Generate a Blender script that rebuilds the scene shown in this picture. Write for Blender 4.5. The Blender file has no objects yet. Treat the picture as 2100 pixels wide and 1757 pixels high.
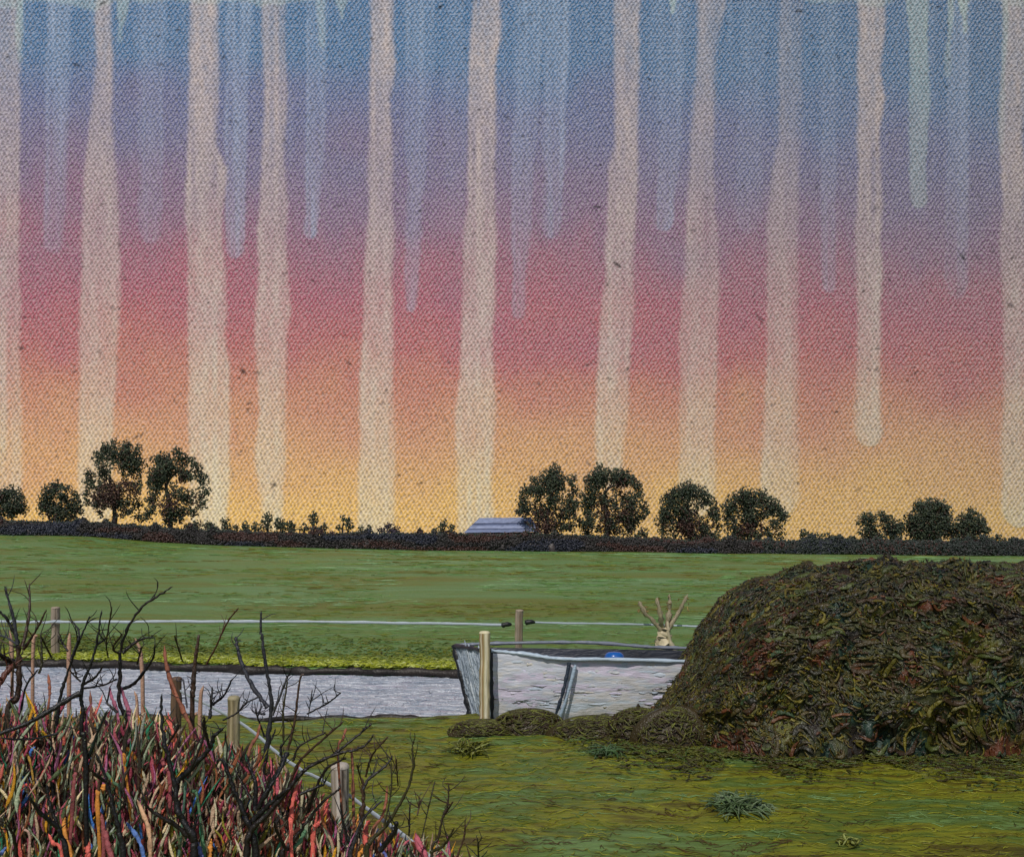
import bpy, math, random
import numpy as np
R = math.radians
random.seed(7)
rng = np.random.default_rng(11)
S = bpy.context.scene
COL = S.collection

# ------------------------------------------------------------------ camera, world, sun, exposure
EYE = 2.5                                   # eye height above the near meadow
F = 2100 * 35 / 36                          # focal length measured on a 2100 px wide view
cam_d = bpy.data.cameras.new('camera'); cam_d.lens = 35; cam_d.sensor_width = 36
cam_d.sensor_fit = 'HORIZONTAL'; cam_d.shift_y = 221.5 / 2100
cam_d.clip_start = 0.1; cam_d.clip_end = 2000
cam = bpy.data.objects.new('camera', cam_d); COL.objects.link(cam)
cam.location = (0, 0, EYE); cam.rotation_euler = (R(90), 0, 0)
S.camera = cam

SUN_EL, SUN_AZ = 50, -20                    # high, behind the viewer's left shoulder
w = bpy.data.worlds.new('World'); S.world = w; w.use_nodes = True
nt = w.node_tree; nt.nodes.clear()
sk = nt.nodes.new('ShaderNodeTexSky'); sk.sky_type = 'NISHITA'; sk.sun_disc = False
sk.sun_elevation = R(SUN_EL); sk.sun_rotation = R(180 + SUN_AZ)
bg = nt.nodes.new('ShaderNodeBackground'); bg.inputs['Strength'].default_value = 0.07
ow = nt.nodes.new('ShaderNodeOutputWorld')
nt.links.new(sk.outputs[0], bg.inputs[0]); nt.links.new(bg.outputs[0], ow.inputs[0])
sun_d = bpy.data.lights.new('sun', 'SUN'); sun_d.energy = 2.6; sun_d.angle = R(0.6); sun_d.color = (1, .95, .87)
sun = bpy.data.objects.new('sun', sun_d); COL.objects.link(sun)
sun.rotation_euler = (R(90 - SUN_EL), 0, R(SUN_AZ))
S.view_settings.view_transform = 'Standard'; S.view_settings.look = 'None'
S.view_settings.exposure = 0.0; S.view_settings.gamma = 1
S.cycles.max_bounces = 5; S.cycles.diffuse_bounces = 2; S.cycles.glossy_bounces = 2

# ------------------------------------------------------------------ helpers
def c(r, g, b, k=1.0):
    f = lambda v: (v / 255 / 12.92) if v / 255 <= .04045 else ((v / 255 + .055) / 1.055) ** 2.4
    return np.array([f(r) * k, f(g) * k, f(b) * k])
def P(x, y, d):                             # a point of the view at depth d metres
    return np.array([(x - 1050) / F * d, d, EYE - (y - 1100) / F * d])
def tag(o, label, cat, group=None):
    o['label'] = label; o['category'] = cat
    if group: o['group'] = group
    return o
def empty(name, loc, label, cat, group=None):
    o = bpy.data.objects.new(name, None); COL.objects.link(o); o.location = loc; o.empty_display_size = .2
    return tag(o, label, cat, group)
def kind(o, k): o['kind'] = k; return o

def spline(pts, n):
    pts = np.asarray(pts, float)
    if len(pts) == 1: return np.repeat(pts, n, 0)
    p = np.vstack([2 * pts[0] - pts[1], pts, 2 * pts[-1] - pts[-2]])
    t = np.linspace(0, len(pts) - 1 - 1e-6, n); i = t.astype(int); f = (t - i)[:, None]
    a, b, c_, d = p[i], p[i + 1], p[i + 2], p[i + 3]
    return .5 * ((2 * b) + (-a + c_) * f + (2 * a - 5 * b + 4 * c_ - d) * f ** 2 + (-a + 3 * b - 3 * c_ + d) * f ** 3)

_t = (1 + 5 ** .5) / 2
ICO_V = np.array([(-1, _t, 0), (1, _t, 0), (-1, -_t, 0), (1, -_t, 0), (0, -1, _t), (0, 1, _t), (0, -1, -_t), (0, 1, -_t),
                  (_t, 0, -1), (_t, 0, 1), (-_t, 0, -1), (-_t, 0, 1)]) / (1 + _t * _t) ** .5
ICO_F = np.array([(0, 11, 5), (0, 5, 1), (0, 1, 7), (0, 7, 10), (0, 10, 11), (1, 5, 9), (5, 11, 4), (11, 10, 2), (10, 7, 6), (7, 1, 8),
                  (3, 9, 4), (3, 4, 2), (3, 2, 6), (3, 6, 8), (3, 8, 9), (4, 9, 5), (2, 4, 11), (6, 2, 10), (8, 6, 7), (9, 8, 1)])

class MB:                                   # collects shapes for one mesh
    def __init__(s): s.v = []; s.c = []; s.q = []; s.t = []; s.n = 0
    def _add(s, v, col):
        v = np.asarray(v, float).reshape(-1, 3); b = s.n; s.n += len(v); s.v.append(v)
        col = np.asarray(col, float)
        s.c.append(np.broadcast_to(col, (len(v), 3)) if col.ndim == 1 else col.reshape(-1, 3)); return b
    def grid(s, pts, col, wrap=False):      # pts (n, m, 3)
        n, m = pts.shape[:2]; b = s._add(pts, col)
        i = np.arange(n - 1)[:, None]; mm = m if wrap else m - 1
        j = np.arange(mm)[None, :]; k = (j + 1) % m
        s.q.append((b + np.stack([i * m + j, i * m + k, (i + 1) * m + k, (i + 1) * m + j], -1)).reshape(-1, 4))
    def tube(s, path, rad, col, sides=6, flat=None, rough=0.0, up=(0, 0, 1), stripes=None):
        path = np.asarray(path, float); n = len(path)
        rad = np.broadcast_to(np.asarray(rad, float), (n,))
        tg = np.gradient(path, axis=0); tg /= np.linalg.norm(tg, axis=1)[:, None] + 1e-9
        up = np.asarray(up, float)
        if abs(tg[:, 2]).mean() > .8 and abs(up[2]) > .9: up = np.array([0, -1., 0])
        sd = np.cross(tg, up); sd /= np.linalg.norm(sd, axis=1)[:, None] + 1e-9
        nn = np.cross(sd, tg)
        a = np.linspace(0, 2 * math.pi, sides, endpoint=False)
        fl = 1.0 if flat is None else flat
        rr = rad[:, None] * (1 + rough * rng.normal(size=(n, sides)))
        pts = path[:, None] + sd[:, None] * (np.cos(a)[None, :, None] * rr[..., None]) + nn[:, None] * (np.sin(a)[None, :, None] * rr[..., None] * fl)
        cc = np.asarray(col, float)
        if stripes is not None: cc = np.broadcast_to(stripes[None], (n, sides, 3))
        s.grid(pts, cc if cc.ndim == 1 else np.ascontiguousarray(cc), wrap=True)
    def stroke(s, pts, r, col, n=8, sides=6, ends=(.25, .08), rough=.08, flat=None, up=(0, 0, 1), belly=.75):
        p = spline(pts, n); t = np.linspace(0, 1, n)
        prof = np.interp(t, [0, .12, belly, 1], [ends[0], 1, .8, ends[1]])
        prof[0] *= .1; prof[-1] *= .15
        s.tube(p, r * prof * (1 + rough * rng.normal(size=n)), col, sides, flat, rough * .6, up)
    def strokes(s, C, r, col, n=8, sides=6, ends=(.25, .08), rough=.08, flat=1.0, up=(0, 0, 1), belly=.75):
        C = np.asarray(C, float); N, m = C.shape[:2]
        p = np.concatenate([2 * C[:, :1] - C[:, 1:2], C, 2 * C[:, -1:] - C[:, -2:-1]], 1)
        t = np.linspace(0, m - 1 - 1e-6, n); i = t.astype(int); f = (t - i)[None, :, None]
        a, b, c_, d = p[:, i], p[:, i + 1], p[:, i + 2], p[:, i + 3]
        q = .5 * ((2 * b) + (-a + c_) * f + (2 * a - 5 * b + 4 * c_ - d) * f ** 2 + (-a + 3 * b - 3 * c_ + d) * f ** 3)
        tg = np.gradient(q, axis=1); tg /= np.linalg.norm(tg, axis=2, keepdims=True) + 1e-9
        sd = np.cross(tg, np.asarray(up, float)); sd /= np.linalg.norm(sd, axis=2, keepdims=True) + 1e-9
        nn = np.cross(sd, tg)
        prof = np.interp(np.linspace(0, 1, n), [0, .12, belly, 1], [ends[0], 1, .8, ends[1]]); prof[0] *= .1; prof[-1] *= .15
        rr = np.asarray(r)[:, None] * prof[None] * (1 + rough * rng.normal(size=(N, n)))
        an = np.linspace(0, 2 * math.pi, sides, endpoint=False)
        R2 = rr[..., None] * (1 + rough * .6 * rng.normal(size=(N, n, sides)))
        v = q[:, :, None] + sd[:, :, None] * (np.cos(an)[:, None] * R2[..., None]) + nn[:, :, None] * (np.sin(an)[:, None] * R2[..., None] * flat)
        base = s._add(v, np.repeat(col, n * sides, 0))
        I = np.arange(n - 1)[:, None]; J = np.arange(sides)[None]; K = (J + 1) % sides
        fc = np.stack([I * sides + J, I * sides + K, (I + 1) * sides + K, (I + 1) * sides + J], -1).reshape(-1, 4)
        s.q.append((base + (np.arange(N) * n * sides)[:, None, None] + fc[None]).reshape(-1, 4))
    def taper(s, pts, r0, r1, col, n=None, sides=6, rough=.08):
        p = spline(pts, n or 5 * len(pts)); k = len(p)
        rr = np.linspace(r0, r1, k) * (1 + rough * rng.normal(size=k)); rr[-1] *= .15
        p = p + rng.normal(size=p.shape) * r0 * .12
        s.tube(p, rr, col, sides, rough=rough * .5)
    def blobs(s, cen, rad, col):            # many small rotated ellipsoids; cen (n,3) rad (n,3) col (n,3)
        n = len(cen); q = rng.normal(size=(n, 4)); q /= np.linalg.norm(q, axis=1)[:, None]
        w_, x, y, z = q.T
        M = np.stack([np.stack([1 - 2 * (y * y + z * z), 2 * (x * y - z * w_), 2 * (x * z + y * w_)], -1),
                      np.stack([2 * (x * y + z * w_), 1 - 2 * (x * x + z * z), 2 * (y * z - x * w_)], -1),
                      np.stack([2 * (x * z - y * w_), 2 * (y * z + x * w_), 1 - 2 * (x * x + y * y)], -1)], 1)
        v = ICO_V[None] * rad[:, None]; v = np.einsum('nij,nkj->nki', M, v) + cen[:, None]
        b = s._add(v, np.repeat(col, 12, 0))
        s.t.append((b + (np.arange(n) * 12)[:, None, None] + ICO_F[None]).reshape(-1, 3))
    def build(s, name, mat, parent=None, loc=None, smooth=True, attrs=None):
        v = np.vstack(s.v); cc = np.vstack(s.c)
        base = np.zeros(3)
        if parent is not None: base = np.array(parent.location)
        elif loc is not None: base = np.asarray(loc, float)
        v = v - base
        q = np.vstack(s.q) if s.q else np.zeros((0, 4), int); t = np.vstack(s.t) if s.t else np.zeros((0, 3), int)
        me = bpy.data.meshes.new(name)
        me.vertices.add(len(v)); me.vertices.foreach_set('co', v.ravel().astype(np.float32))
        li = np.concatenate([q.ravel(), t.ravel()]).astype(np.int32)
        me.loops.add(len(li)); me.loops.foreach_set('vertex_index', li)
        tot = np.concatenate([np.full(len(q), 4), np.full(len(t), 3)]).astype(np.int32)
        st = np.concatenate([[0], np.cumsum(tot)[:-1]]).astype(np.int32)
        me.polygons.add(len(tot)); me.polygons.foreach_set('loop_start', st); me.polygons.foreach_set('loop_total', tot)
        me.update(calc_edges=True)
        me.polygons.foreach_set('use_smooth', np.full(len(tot), smooth))
        at = me.attributes.new('paint', 'FLOAT_COLOR', 'POINT')
        at.data.foreach_set('color', np.hstack([cc, np.ones((len(cc), 1))]).ravel().astype(np.float32))
        for nm, arr in (attrs or {}).items():
            a2 = me.attributes.new(nm, 'FLOAT', 'POINT'); a2.data.foreach_set('value', arr.ravel().astype(np.float32))
        me.validate(); me.update()
        me.materials.append(mat)
        o = bpy.data.objects.new(name, me); COL.objects.link(o)
        if parent is not None: o.parent = parent
        else: o.location = base
        return o

def pick(pal, n=None):
    cols = np.array([p[1] for p in pal]); wts = np.array([p[0] for p in pal], float); wts /= wts.sum()
    return cols[rng.choice(len(cols), n, p=wts)]

def noise1(x, step, seed):
    r = np.random.default_rng(seed); k = r.normal(size=4096)
    x = np.asarray(x, float) / step + 2000
    i = np.floor(x).astype(int); f = x - i; f = f * f * (3 - 2 * f)
    return k[i % 4096] * (1 - f) + k[(i + 1) % 4096] * f
def noise2(x, y, sx, sy, seed):
    r = np.random.default_rng(seed); k = r.normal(size=(256, 256))
    x = np.asarray(x, float) / sx + 5000; y = np.asarray(y, float) / sy + 5000
    i = np.floor(x).astype(int); j = np.floor(y).astype(int); f = x - i; g = y - j
    f = f * f * (3 - 2 * f); g = g * g * (3 - 2 * g); i0 = i % 256; i1 = (i + 1) % 256; j0 = j % 256; j1 = (j + 1) % 256
    return (k[i0, j0] * (1 - f) + k[i1, j0] * f) * (1 - g) + (k[i0, j1] * (1 - f) + k[i1, j1] * f) * g

# ------------------------------------------------------------------ materials
class NT:
    def __init__(s, name):
        s.m = bpy.data.materials.new(name); s.m.use_nodes = True; s.t = s.m.node_tree; s.t.nodes.clear()
        s.out = s.n('OutputMaterial')
    def n(s, kind_, **kw):
        nd = s.t.nodes.new('ShaderNode' + kind_)
        for k, v in kw.items(): setattr(nd, k, v)
        return nd
    def l(s, a, b): s.t.links.new(a, b)
    def attr(s, name): return s.n('Attribute', attribute_name=name)
    def noise(s, vec, scale, detail=3, rough=.55, dist=0):
        nd = s.n('TexNoise'); nd.inputs['Scale'].default_value = scale; nd.inputs['Detail'].default_value = detail
        nd.inputs['Roughness'].default_value = rough; nd.inputs['Distortion'].default_value = dist
        if vec is not None: s.l(vec, nd.inputs['Vector'])
        return nd.outputs[0]
    def mapping(s, vec, scale):
        m = s.n('Mapping'); m.inputs['Scale'].default_value = scale; s.l(vec, m.inputs['Vector']); return m.outputs[0]
    def ramp(s, fac, stops, interp='LINEAR'):
        r = s.n('ValToRGB'); r.color_ramp.interpolation = interp; e = r.color_ramp.elements
        while len(e) < len(stops): e.new(.5)
        for k, (p, col) in enumerate(stops):
            e[k].position = p; e[k].color = (*[float(x) for x in col], 1)
        s.l(fac, r.inputs[0]); return r.outputs[0]
    def math(s, op, a, b=None):
        m = s.n('Math', operation=op)
        for k, x in ((0, a), (1, b)):
            if x is None: continue
            if isinstance(x, (int, float)): m.inputs[k].default_value = x
            else: s.l(x, m.inputs[k])
        return m.outputs[0]
    def mix(s, fac, a, b, blend='MIX'):
        m = s.n('Mix', data_type='RGBA', blend_type=blend)
        for k, x in ((0, fac), (6, a), (7, b)):
            if isinstance(x, (int, float)): m.inputs[k].default_value = x
            elif isinstance(x, (tuple, list, np.ndarray)): m.inputs[k].default_value = (*[float(v) for v in x], 1)
            else: s.l(x, m.inputs[k])
        return m.outputs[2]
    def bump(s, h, strength, dist, normal=None):
        b = s.n('Bump'); b.inputs['Strength'].default_value = strength; b.inputs['Distance'].default_value = dist
        s.l(h, b.inputs['Height'])
        if normal is not None: s.l(normal, b.inputs['Normal'])
        return b.outputs[0]
    def bsdf(s, col, rough=.5, normal=None, spec=.5):
        p = s.n('BsdfPrincipled'); s.l(col, p.inputs['Base Color']); p.inputs['Roughness'].default_value = rough
        p.inputs['Specular IOR Level'].default_value = spec
        if normal is not None: s.l(normal, p.inputs['Normal'])
        return p

def paint_mat(name, rough=.38, scale=40., dist=.004, streak=(1, 1, 1), vary=.35, spec=.5):
    t = NT(name); co = t.n('TexCoord').outputs['Object']; a = t.attr('paint').outputs['Color']
    mp = t.mapping(co, streak)
    n1 = t.noise(mp, scale * .35, 4, .6); n2 = t.noise(mp, scale, 3, .6, .4)
    k = t.math('ADD', t.math('MULTIPLY', n1, vary * 2), 1 - vary)
    col = t.mix(1.0, a, t.ramp(k, [(0, (0, 0, 0)), (1, (1, 1, 1))]), 'MULTIPLY')
    vv = t.n('VectorMath', operation='SCALE'); t.l(a, vv.inputs[0]); t.l(k, vv.inputs['Scale'])
    p = t.bsdf(vv.outputs[0], rough, t.bump(n2, .9, dist), spec)
    t.l(p.outputs[0], t.out.inputs[0]); return t.m

M_leaf = paint_mat('far_foliage_paint', .45, 3.0, .05)
M_hedge = paint_mat('hedge_leaf_paint', .33, 30, .02, vary=.4, spec=.36)
M_twig = paint_mat('twig_bark', .42, 70, .006)
M_stem = paint_mat('stem_paint', .58, 80, .008, vary=.4, spec=.35)
M_wood = paint_mat('weathered_wood', .55, 60, .008, (1, 1, .12), .4)
M_tape = paint_mat('tape_plastic', .4, 60, .004, vary=.15)
M_boat = paint_mat('boat_paint', .4, 22, .012, (.35, 1, 1.6), .16)
M_roof = paint_mat('roof_sheet', .4, 3, .06, (.15, 1, 2), .3)
M_bucket = paint_mat('blue_plastic', .25, 40, .002, vary=.1)
M_strokes = paint_mat('grass_blades', .42, 30, .01, vary=.3, spec=.4)

def ground_mat(name, stops, big, fine, dist, patch=None):
    t = NT(name); co = t.n('TexCoord').outputs['Object']
    a = t.noise(t.mapping(co, big), 1, 5, .62, .6)
    b = t.noise(t.mapping(co, (big[0] * 3, big[1] * 6, 1)), 1, 4, .6, .4)
    f = t.math('ADD', t.math('MULTIPLY', a, .62), t.math('MULTIPLY', b, .38))
    col = t.ramp(f, stops)
    h = t.noise(t.mapping(co, fine), 1, 6, .68, .3)
    h2 = t.noise(t.mapping(co, (fine[0] * 5, fine[1] * 2.5, 1)), 1, 2, .5)
    hh = t.math('ADD', h, t.math('MULTIPLY', h2, .35))
    p = t.bsdf(col, .45, t.bump(hh, 1.0, dist), .35)
    t.l(p.outputs[0], t.out.inputs[0]); return t.m

# ------------------------------------------------------------------ the sky: a far backdrop that glows, with canvas relief and running drips
SKY_D = 220.0
def sky():
    sx = np.arange(-250, 250.1, .34); zz = np.arange(-6, 140, .34)
    Sg, Zg = np.meshgrid(sx, zz)
    flat_half, rad = 150.0, 120.0
    ex = np.maximum(np.abs(sx) - flat_half, 0); an = ex / rad
    Xc = np.sign(sx) * (np.minimum(np.abs(sx), flat_half) + rad * np.sin(an)); Yc = SKY_D - rad * (1 - np.cos(an))
    x = Sg / SKY_D * F + 1050; y = 1100 - (Zg - EYE) / SKY_D * F
    off = np.interp(x, [0, 300, 480, 700, 1100, 1350, 1530, 1700, 1950, 2100], [-30, -50, -20, -10, 0, 10, 25, 38, 60, 60])
    tone = y - off * np.clip((1050 - y) / 500, 0, 1) + 22 * noise2(x, y, 140, 90, 3) + 10 * noise2(x, y, 40, 60, 4) + 5 * noise2(x, y, 12, 20, 5)
    tone = np.clip(tone, -150, 1200)
    drip = np.zeros_like(x); cool = np.zeros_like(x); glaze = np.zeros_like(x)
    def run(dst, ctrl, end, st, soft=5, seed=1, tip=True):
        ys = np.array([p[0] for p in ctrl], float); cx = np.interp(y[:, 0], ys, [p[1] for p in ctrl]); hw = np.interp(y[:, 0], ys, [p[2] for p in ctrl]) / 2
        yy = y[:, 0]
        cl = cx - hw + 2.2 * noise1(yy, 70, seed) + .9 * noise1(yy, 9, seed + 1); cr = cx + hw + 2.2 * noise1(yy, 70, seed + 2) + .9 * noise1(yy, 9, seed + 3)
        m = (cl + cr) / 2; h = np.maximum((cr - cl) / 2, 2)
        if tip:
            u = np.clip((yy - (end - 1.3 * h)) / (1.3 * h), 0, 1); h = h * np.sqrt(np.clip(1 - u * u, 0, 1))
        hh = np.where(yy > end, -50, h)
        s_ = np.interp(yy, [a for a, _ in st], [b for _, b in st])
        lo, hi = np.searchsorted(x[0], [m.min() - 90, m.max() + 90]); lo = max(lo, 0)
        X = x[:, lo:hi]
        k = np.clip((hh[:, None] - np.abs(X - m[:, None])) / soft + .5, 0, 1); k = k * k * (3 - 2 * k)
        k = k * (.9 + .1 * noise2(X, y[:, lo:hi], 9, 60, seed + 7))
        dst[:, lo:hi] = np.maximum(dst[:, lo:hi], np.clip(k * s_[:, None], 0, 1))
    full = [(0, .8), (400, .78), (800, .8), (1100, .8)]
    L = [([(0, 18, 46), (500, 16, 50), (1000, 18, 50)], 1040, full), 
         ([(0, 213, 34), (120, 216, 32), (250, 205, 45), (420, 206, 75), (600, 207, 84), (750, 200, 74), (1000, 193, 66)], 1090, full),
         ([(0, 420, 56), (300, 417, 58), (350, 424, 80), (450, 420, 72), (700, 425, 80), (900, 428, 84), (1090, 428, 70)], 1120, full),
         ([(0, 562, 46), (300, 562, 46), (500, 560, 58), (650, 558, 68), (850, 556, 56), (940, 556, 66), (1050, 558, 42)], 1090, [(0, .75), (500, .85), (1050, .85)]),
         ([(0, 783, 46), (250, 782, 48), (500, 780, 58), (700, 775, 64), (1000, 772, 74)], 1120, full),
         ([(0, 998, 54), (200, 990, 58), (500, 985, 64), (700, 980, 66), (900, 974, 82), (1050, 972, 70)], 1120, full),
         ([(0, 1287, 50), (300, 1282, 50), (500, 1272, 60), (700, 1264, 66), (880, 1252, 64), (950, 1250, 56)], 1000, full),
         ([(0, 1458, 64), (80, 1450, 44), (300, 1440, 48), (600, 1437, 74), (900, 1430, 70)], 1060, [(0, .6), (500, .65), (1000, .75)]),
         ([(0, 1622, 46), (300, 1618, 50), (450, 1606, 66), (700, 1604, 62), (900, 1600, 76)], 1060, [(0, .35), (300, .45), (600, .75), (1000, .8)]),
         ([(0, 1787, 52), (300, 1784, 46), (600, 1782, 52), (880, 1780, 56)], 917, full),
         ([(0, 2082, 54), (300, 2074, 46), (700, 2086, 56), (1000, 2090, 70)], 1082, full)]
    for k, (ct, en, st) in enumerate(L): run(drip, ct, en, [(a_, b_ * [.95, .9, 1.08, .9, .95, 1.05, 1, .88, .85, 1.05, 1][k]) for a_, b_ in st], 12, 20 + 10 * k)
    Cc = [([(0, 122, 52), (500, 112, 40)], 520, [(0, .5), (300, .45), (520, .25)]), ([(0, 312, 66), (450, 306, 46)], 500, [(0, .25), (450, .3)]),
          ([(0, 490, 50), (300, 485, 42), (520, 482, 40)], 530, [(0, .55), (400, .5), (470, .65), (530, .5)]), ([(0, 652, 46), (480, 640, 30)], 490, [(0, .45), (300, .4), (480, .6)]),
          ([(0, 860, 60), (400, 852, 34), (630, 843, 22)], 640, [(0, .3), (450, .35), (635, .6)]), ([(0, 935, 40), (500, 930, 40)], 480, [(0, .2), (480, .1)]),
          ([(0, 1085, 60), (450, 1070, 40), (650, 1063, 26)], 655, [(0, .4), (500, .35), (650, .4)]), ([(0, 1140, 56), (480, 1130, 40)], 490, [(0, .45), (480, .45)]),
          ([(0, 1385, 60), (300, 1372, 42), (470, 1362, 40)], 475, [(0, .2), (350, .35), (470, .55)]), ([(0, 1545, 60), (500, 1535, 50)], 480, [(0, .15), (480, .2)]),
          ([(0, 1700, 30), (600, 1700, 26)], 600, [(0, .2), (500, .35), (600, .5)]), ([(0, 1968, 42), (400, 1964, 44), (600, 1962, 40)], 612, [(0, .55), (300, .5), (600, .35)]),
          ([(0, 1345, 26), (350, 1345, 30)], 380, [(0, .25), (350, .1)])]
    for k, (ct, en, st) in enumerate(Cc): run(cool, ct, en, st, 8, 220 + 10 * k)
    G = [([(0, 1882, 44), (200, 1885, 42), (420, 1886, 36)], 428, [(0, .7), (200, .5), (420, .42)]), ([(0, 1950, 14), (80, 1945, 10)], 160, [(0, .9), (150, .3)]), ([(0, 1976, 22), (40, 1978, 10)], 70, [(0, 1), (60, .7)]),
         ([(0, 44, 14), (90, 40, 8)], 130, [(0, .7), (120, .3)]), ([(0, 250, 30), (60, 248, 10)], 90, [(0, .6), (90, .3)]), ([(0, 702, 40), (25, 702, 10)], 40, [(0, .5)]), ([(0, 660, 30), (60, 660, 12)], 100, [(0, .35)]),
         ([(0, 1380, 20), (20, 1380, 8)], 30, [(0, .7)]), ([(0, 2062, 12), (300, 2052, 10)], 320, [(0, .6), (300, .2)])]
    for k, (ct, en, st) in enumerate(G): run(glaze, ct, en, st, 5, 420 + 10 * k)
    r2 = np.random.default_rng(5)
    for sgn in (-1, 1):                     # the same weather goes on outside the view
        for k in range(9):
            cx = (1050 + sgn * (1050 + 130 + 165 * k + r2.uniform(-30, 30)))
            run(drip, [(0, cx, 48), (500, cx + r2.uniform(-12, 12), 60), (1000, cx + r2.uniform(-15, 15), 72)], r2.choice([940, 1050, 1120]), full, 4.5, 700 + 10 * k + sgn)
            run(cool, [(0, cx + 80, 50), (500, cx + 75, 36)], r2.uniform(420, 640), [(0, .5), (600, .4)], 8, 900 + 10 * k + sgn)
    # scalloped pale rim along the top where the runs start
    rim = np.interp(x, [0, 250, 700, 1500, 1800, 2100], [10, 6, 1, -4, 4, 8]) + 6 * noise1(x, 60, 77) + 2 * noise1(x, 14, 78)
    topm = drip[np.argmin(abs(y[:, 0] - 30))]
    near = np.convolve(topm, np.ones(25) / 25, 'same')[None]
    rim = rim + np.interp(x, [0, 260, 500, 1500, 1800, 2100], [14, 10, 2, 0, 5, 8]) * np.clip(near * 2.2, 0, 1)
    glaze = np.maximum(glaze, np.clip((rim - y) / 8, 0, 1) * .4)
    drip[y < 0] = np.maximum(drip[y < 0], .3)
    drip = np.clip(drip * (.94 + .13 * noise2(x, y, 9, 380, 10) + .12 * noise2(x, y, 5, 5, 11) + .12 * noise2(x, y, 40, 120, 12)), 0, 1)
    cool = np.clip(cool * (1 + .35 * noise2(x, y, 5, 260, 8)) + .10 * np.clip(noise2(x, y, 7, 300, 9), 0, 2) * np.clip((620 - y) / 500, 0, 1), 0, 1)
    fleck = np.zeros_like(x); r3 = np.random.default_rng(12)
    for k in range(420):                    # little dark slubs in the weave
        fx, fy = r3.uniform(-300, 2400), r3.uniform(0, 1050); big = r3.random() < .08; a, l, wd = r3.uniform(-.9, .9), r3.uniform(2, 6) + 4 * big, r3.uniform(1.2, 2.2) + 1.2 * big
        j0, j1 = np.searchsorted(x[0], [fx - 14, fx + 14]); i1, i0 = np.searchsorted(-y[:, 0], [-(fy - 14), -(fy + 14)])
        X, Y = x[i0:i1, j0:j1] - fx, y[i0:i1, j0:j1] - fy; u, v = X * math.cos(a) - Y * math.sin(a), X * math.sin(a) + Y * math.cos(a)
        fleck[i0:i1, j0:j1] = np.maximum(fleck[i0:i1, j0:j1], np.clip(1.4 - np.sqrt((u / l) ** 2 + (v / wd) ** 2), 0, 1) * r3.uniform(.4, 1))
    pts = np.stack([np.broadcast_to(Xc, Sg.shape), np.broadcast_to(Yc, Sg.shape), Zg], -1)
    mb = MB(); mb.grid(pts, (0, 0, 0))
    t = NT('evening_sky')
    tn = t.math('DIVIDE', t.math('ADD', t.attr('tone').outputs['Fac'], 150), 1350)
    G0 = SKY_GREY
    def st(lst): return [((yy + 150) / 1350, np.maximum(c(*cc) - G0, 0.002)) for yy, cc in lst]
    base = t.ramp(tn, st(SKY_STOPS)); pale = t.ramp(tn, st(DRIP_STOPS)); cl = t.ramp(tn, st(COOL_STOPS))
    e = t.mix(t.attr('cool').outputs['Fac'], base, cl); e = t.mix(t.attr('drip').outputs['Fac'], e, pale)
    e = t.mix(t.attr('glaze').outputs['Fac'], e, np.maximum(c(160, 174, 168) - G0, 0))
    e = t.mix(t.attr('fleck').outputs['Fac'], e, (.002, .002, .003))
    uv = t.n('Combine' + 'XYZ'); t.l(t.attr('along').outputs['Fac'], uv.inputs[0]); t.l(t.attr('up').outputs['Fac'], uv.inputs[1])
    # plain weave: two crossed threads, slightly uneven
    wob = t.noise(uv.outputs[0], .35, 2); wob2 = t.noise(t.mapping(uv.outputs[0], (1, 1.7, 1)), .5, 2)
    ux = t.math('ADD', t.attr('along').outputs['Fac'], t.math('MULTIPLY', wob, 1.3)); uy = t.math('ADD', t.attr('up').outputs['Fac'], t.math('MULTIPLY', wob2, 1.3))
    ux = t.math('ADD', ux, t.math('MULTIPLY', uy, -.10))
    s1 = t.math('SINE', t.math('MULTIPLY', ux, 2 * math.pi / WEAVE_X)); s2 = t.math('SINE', t.math('MULTIPLY', uy, 2 * math.pi / WEAVE_Y))
    wv = t.math('MULTIPLY', s1, s2)
    gr = t.noise(t.mapping(uv.outputs[0], (.8, 1.3, 1)), 1.1, 3, .7)
    h = t.math('ADD', t.math('MULTIPLY', wv, .5), t.math('MULTIPLY', gr, 2.0))
    h = t.math('ADD', h, t.math('MULTIPLY', t.attr('drip').outputs['Fac'], .8))
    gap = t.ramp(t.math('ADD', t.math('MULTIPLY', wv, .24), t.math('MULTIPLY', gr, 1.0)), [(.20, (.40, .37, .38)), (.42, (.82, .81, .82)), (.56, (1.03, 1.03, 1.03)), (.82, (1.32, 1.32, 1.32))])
    e = t.mix(1.0, e, gap, 'MULTIPLY')      # painted relief shade: weave pits darkened, raised threads brightened in the emission
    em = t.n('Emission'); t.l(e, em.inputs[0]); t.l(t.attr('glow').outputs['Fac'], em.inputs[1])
    p = t.n('BsdfPrincipled'); t.l(t.mix(t.attr('fleck').outputs['Fac'], SKY_ALB, (.02, .018, .02)), p.inputs['Base Color']); p.inputs['Roughness'].default_value = .3
    p.inputs['Specular IOR Level'].default_value = .65
    t.l(t.bump(h, 1.0, WEAVE_H), p.inputs['Normal'])
    ad = t.n('AddShader'); t.l(em.outputs[0], ad.inputs[0]); t.l(p.outputs[0], ad.inputs[1]); t.l(ad.outputs[0], t.out.inputs[0])
    t.m.cycles.emission_sampling = 'NONE'
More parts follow.
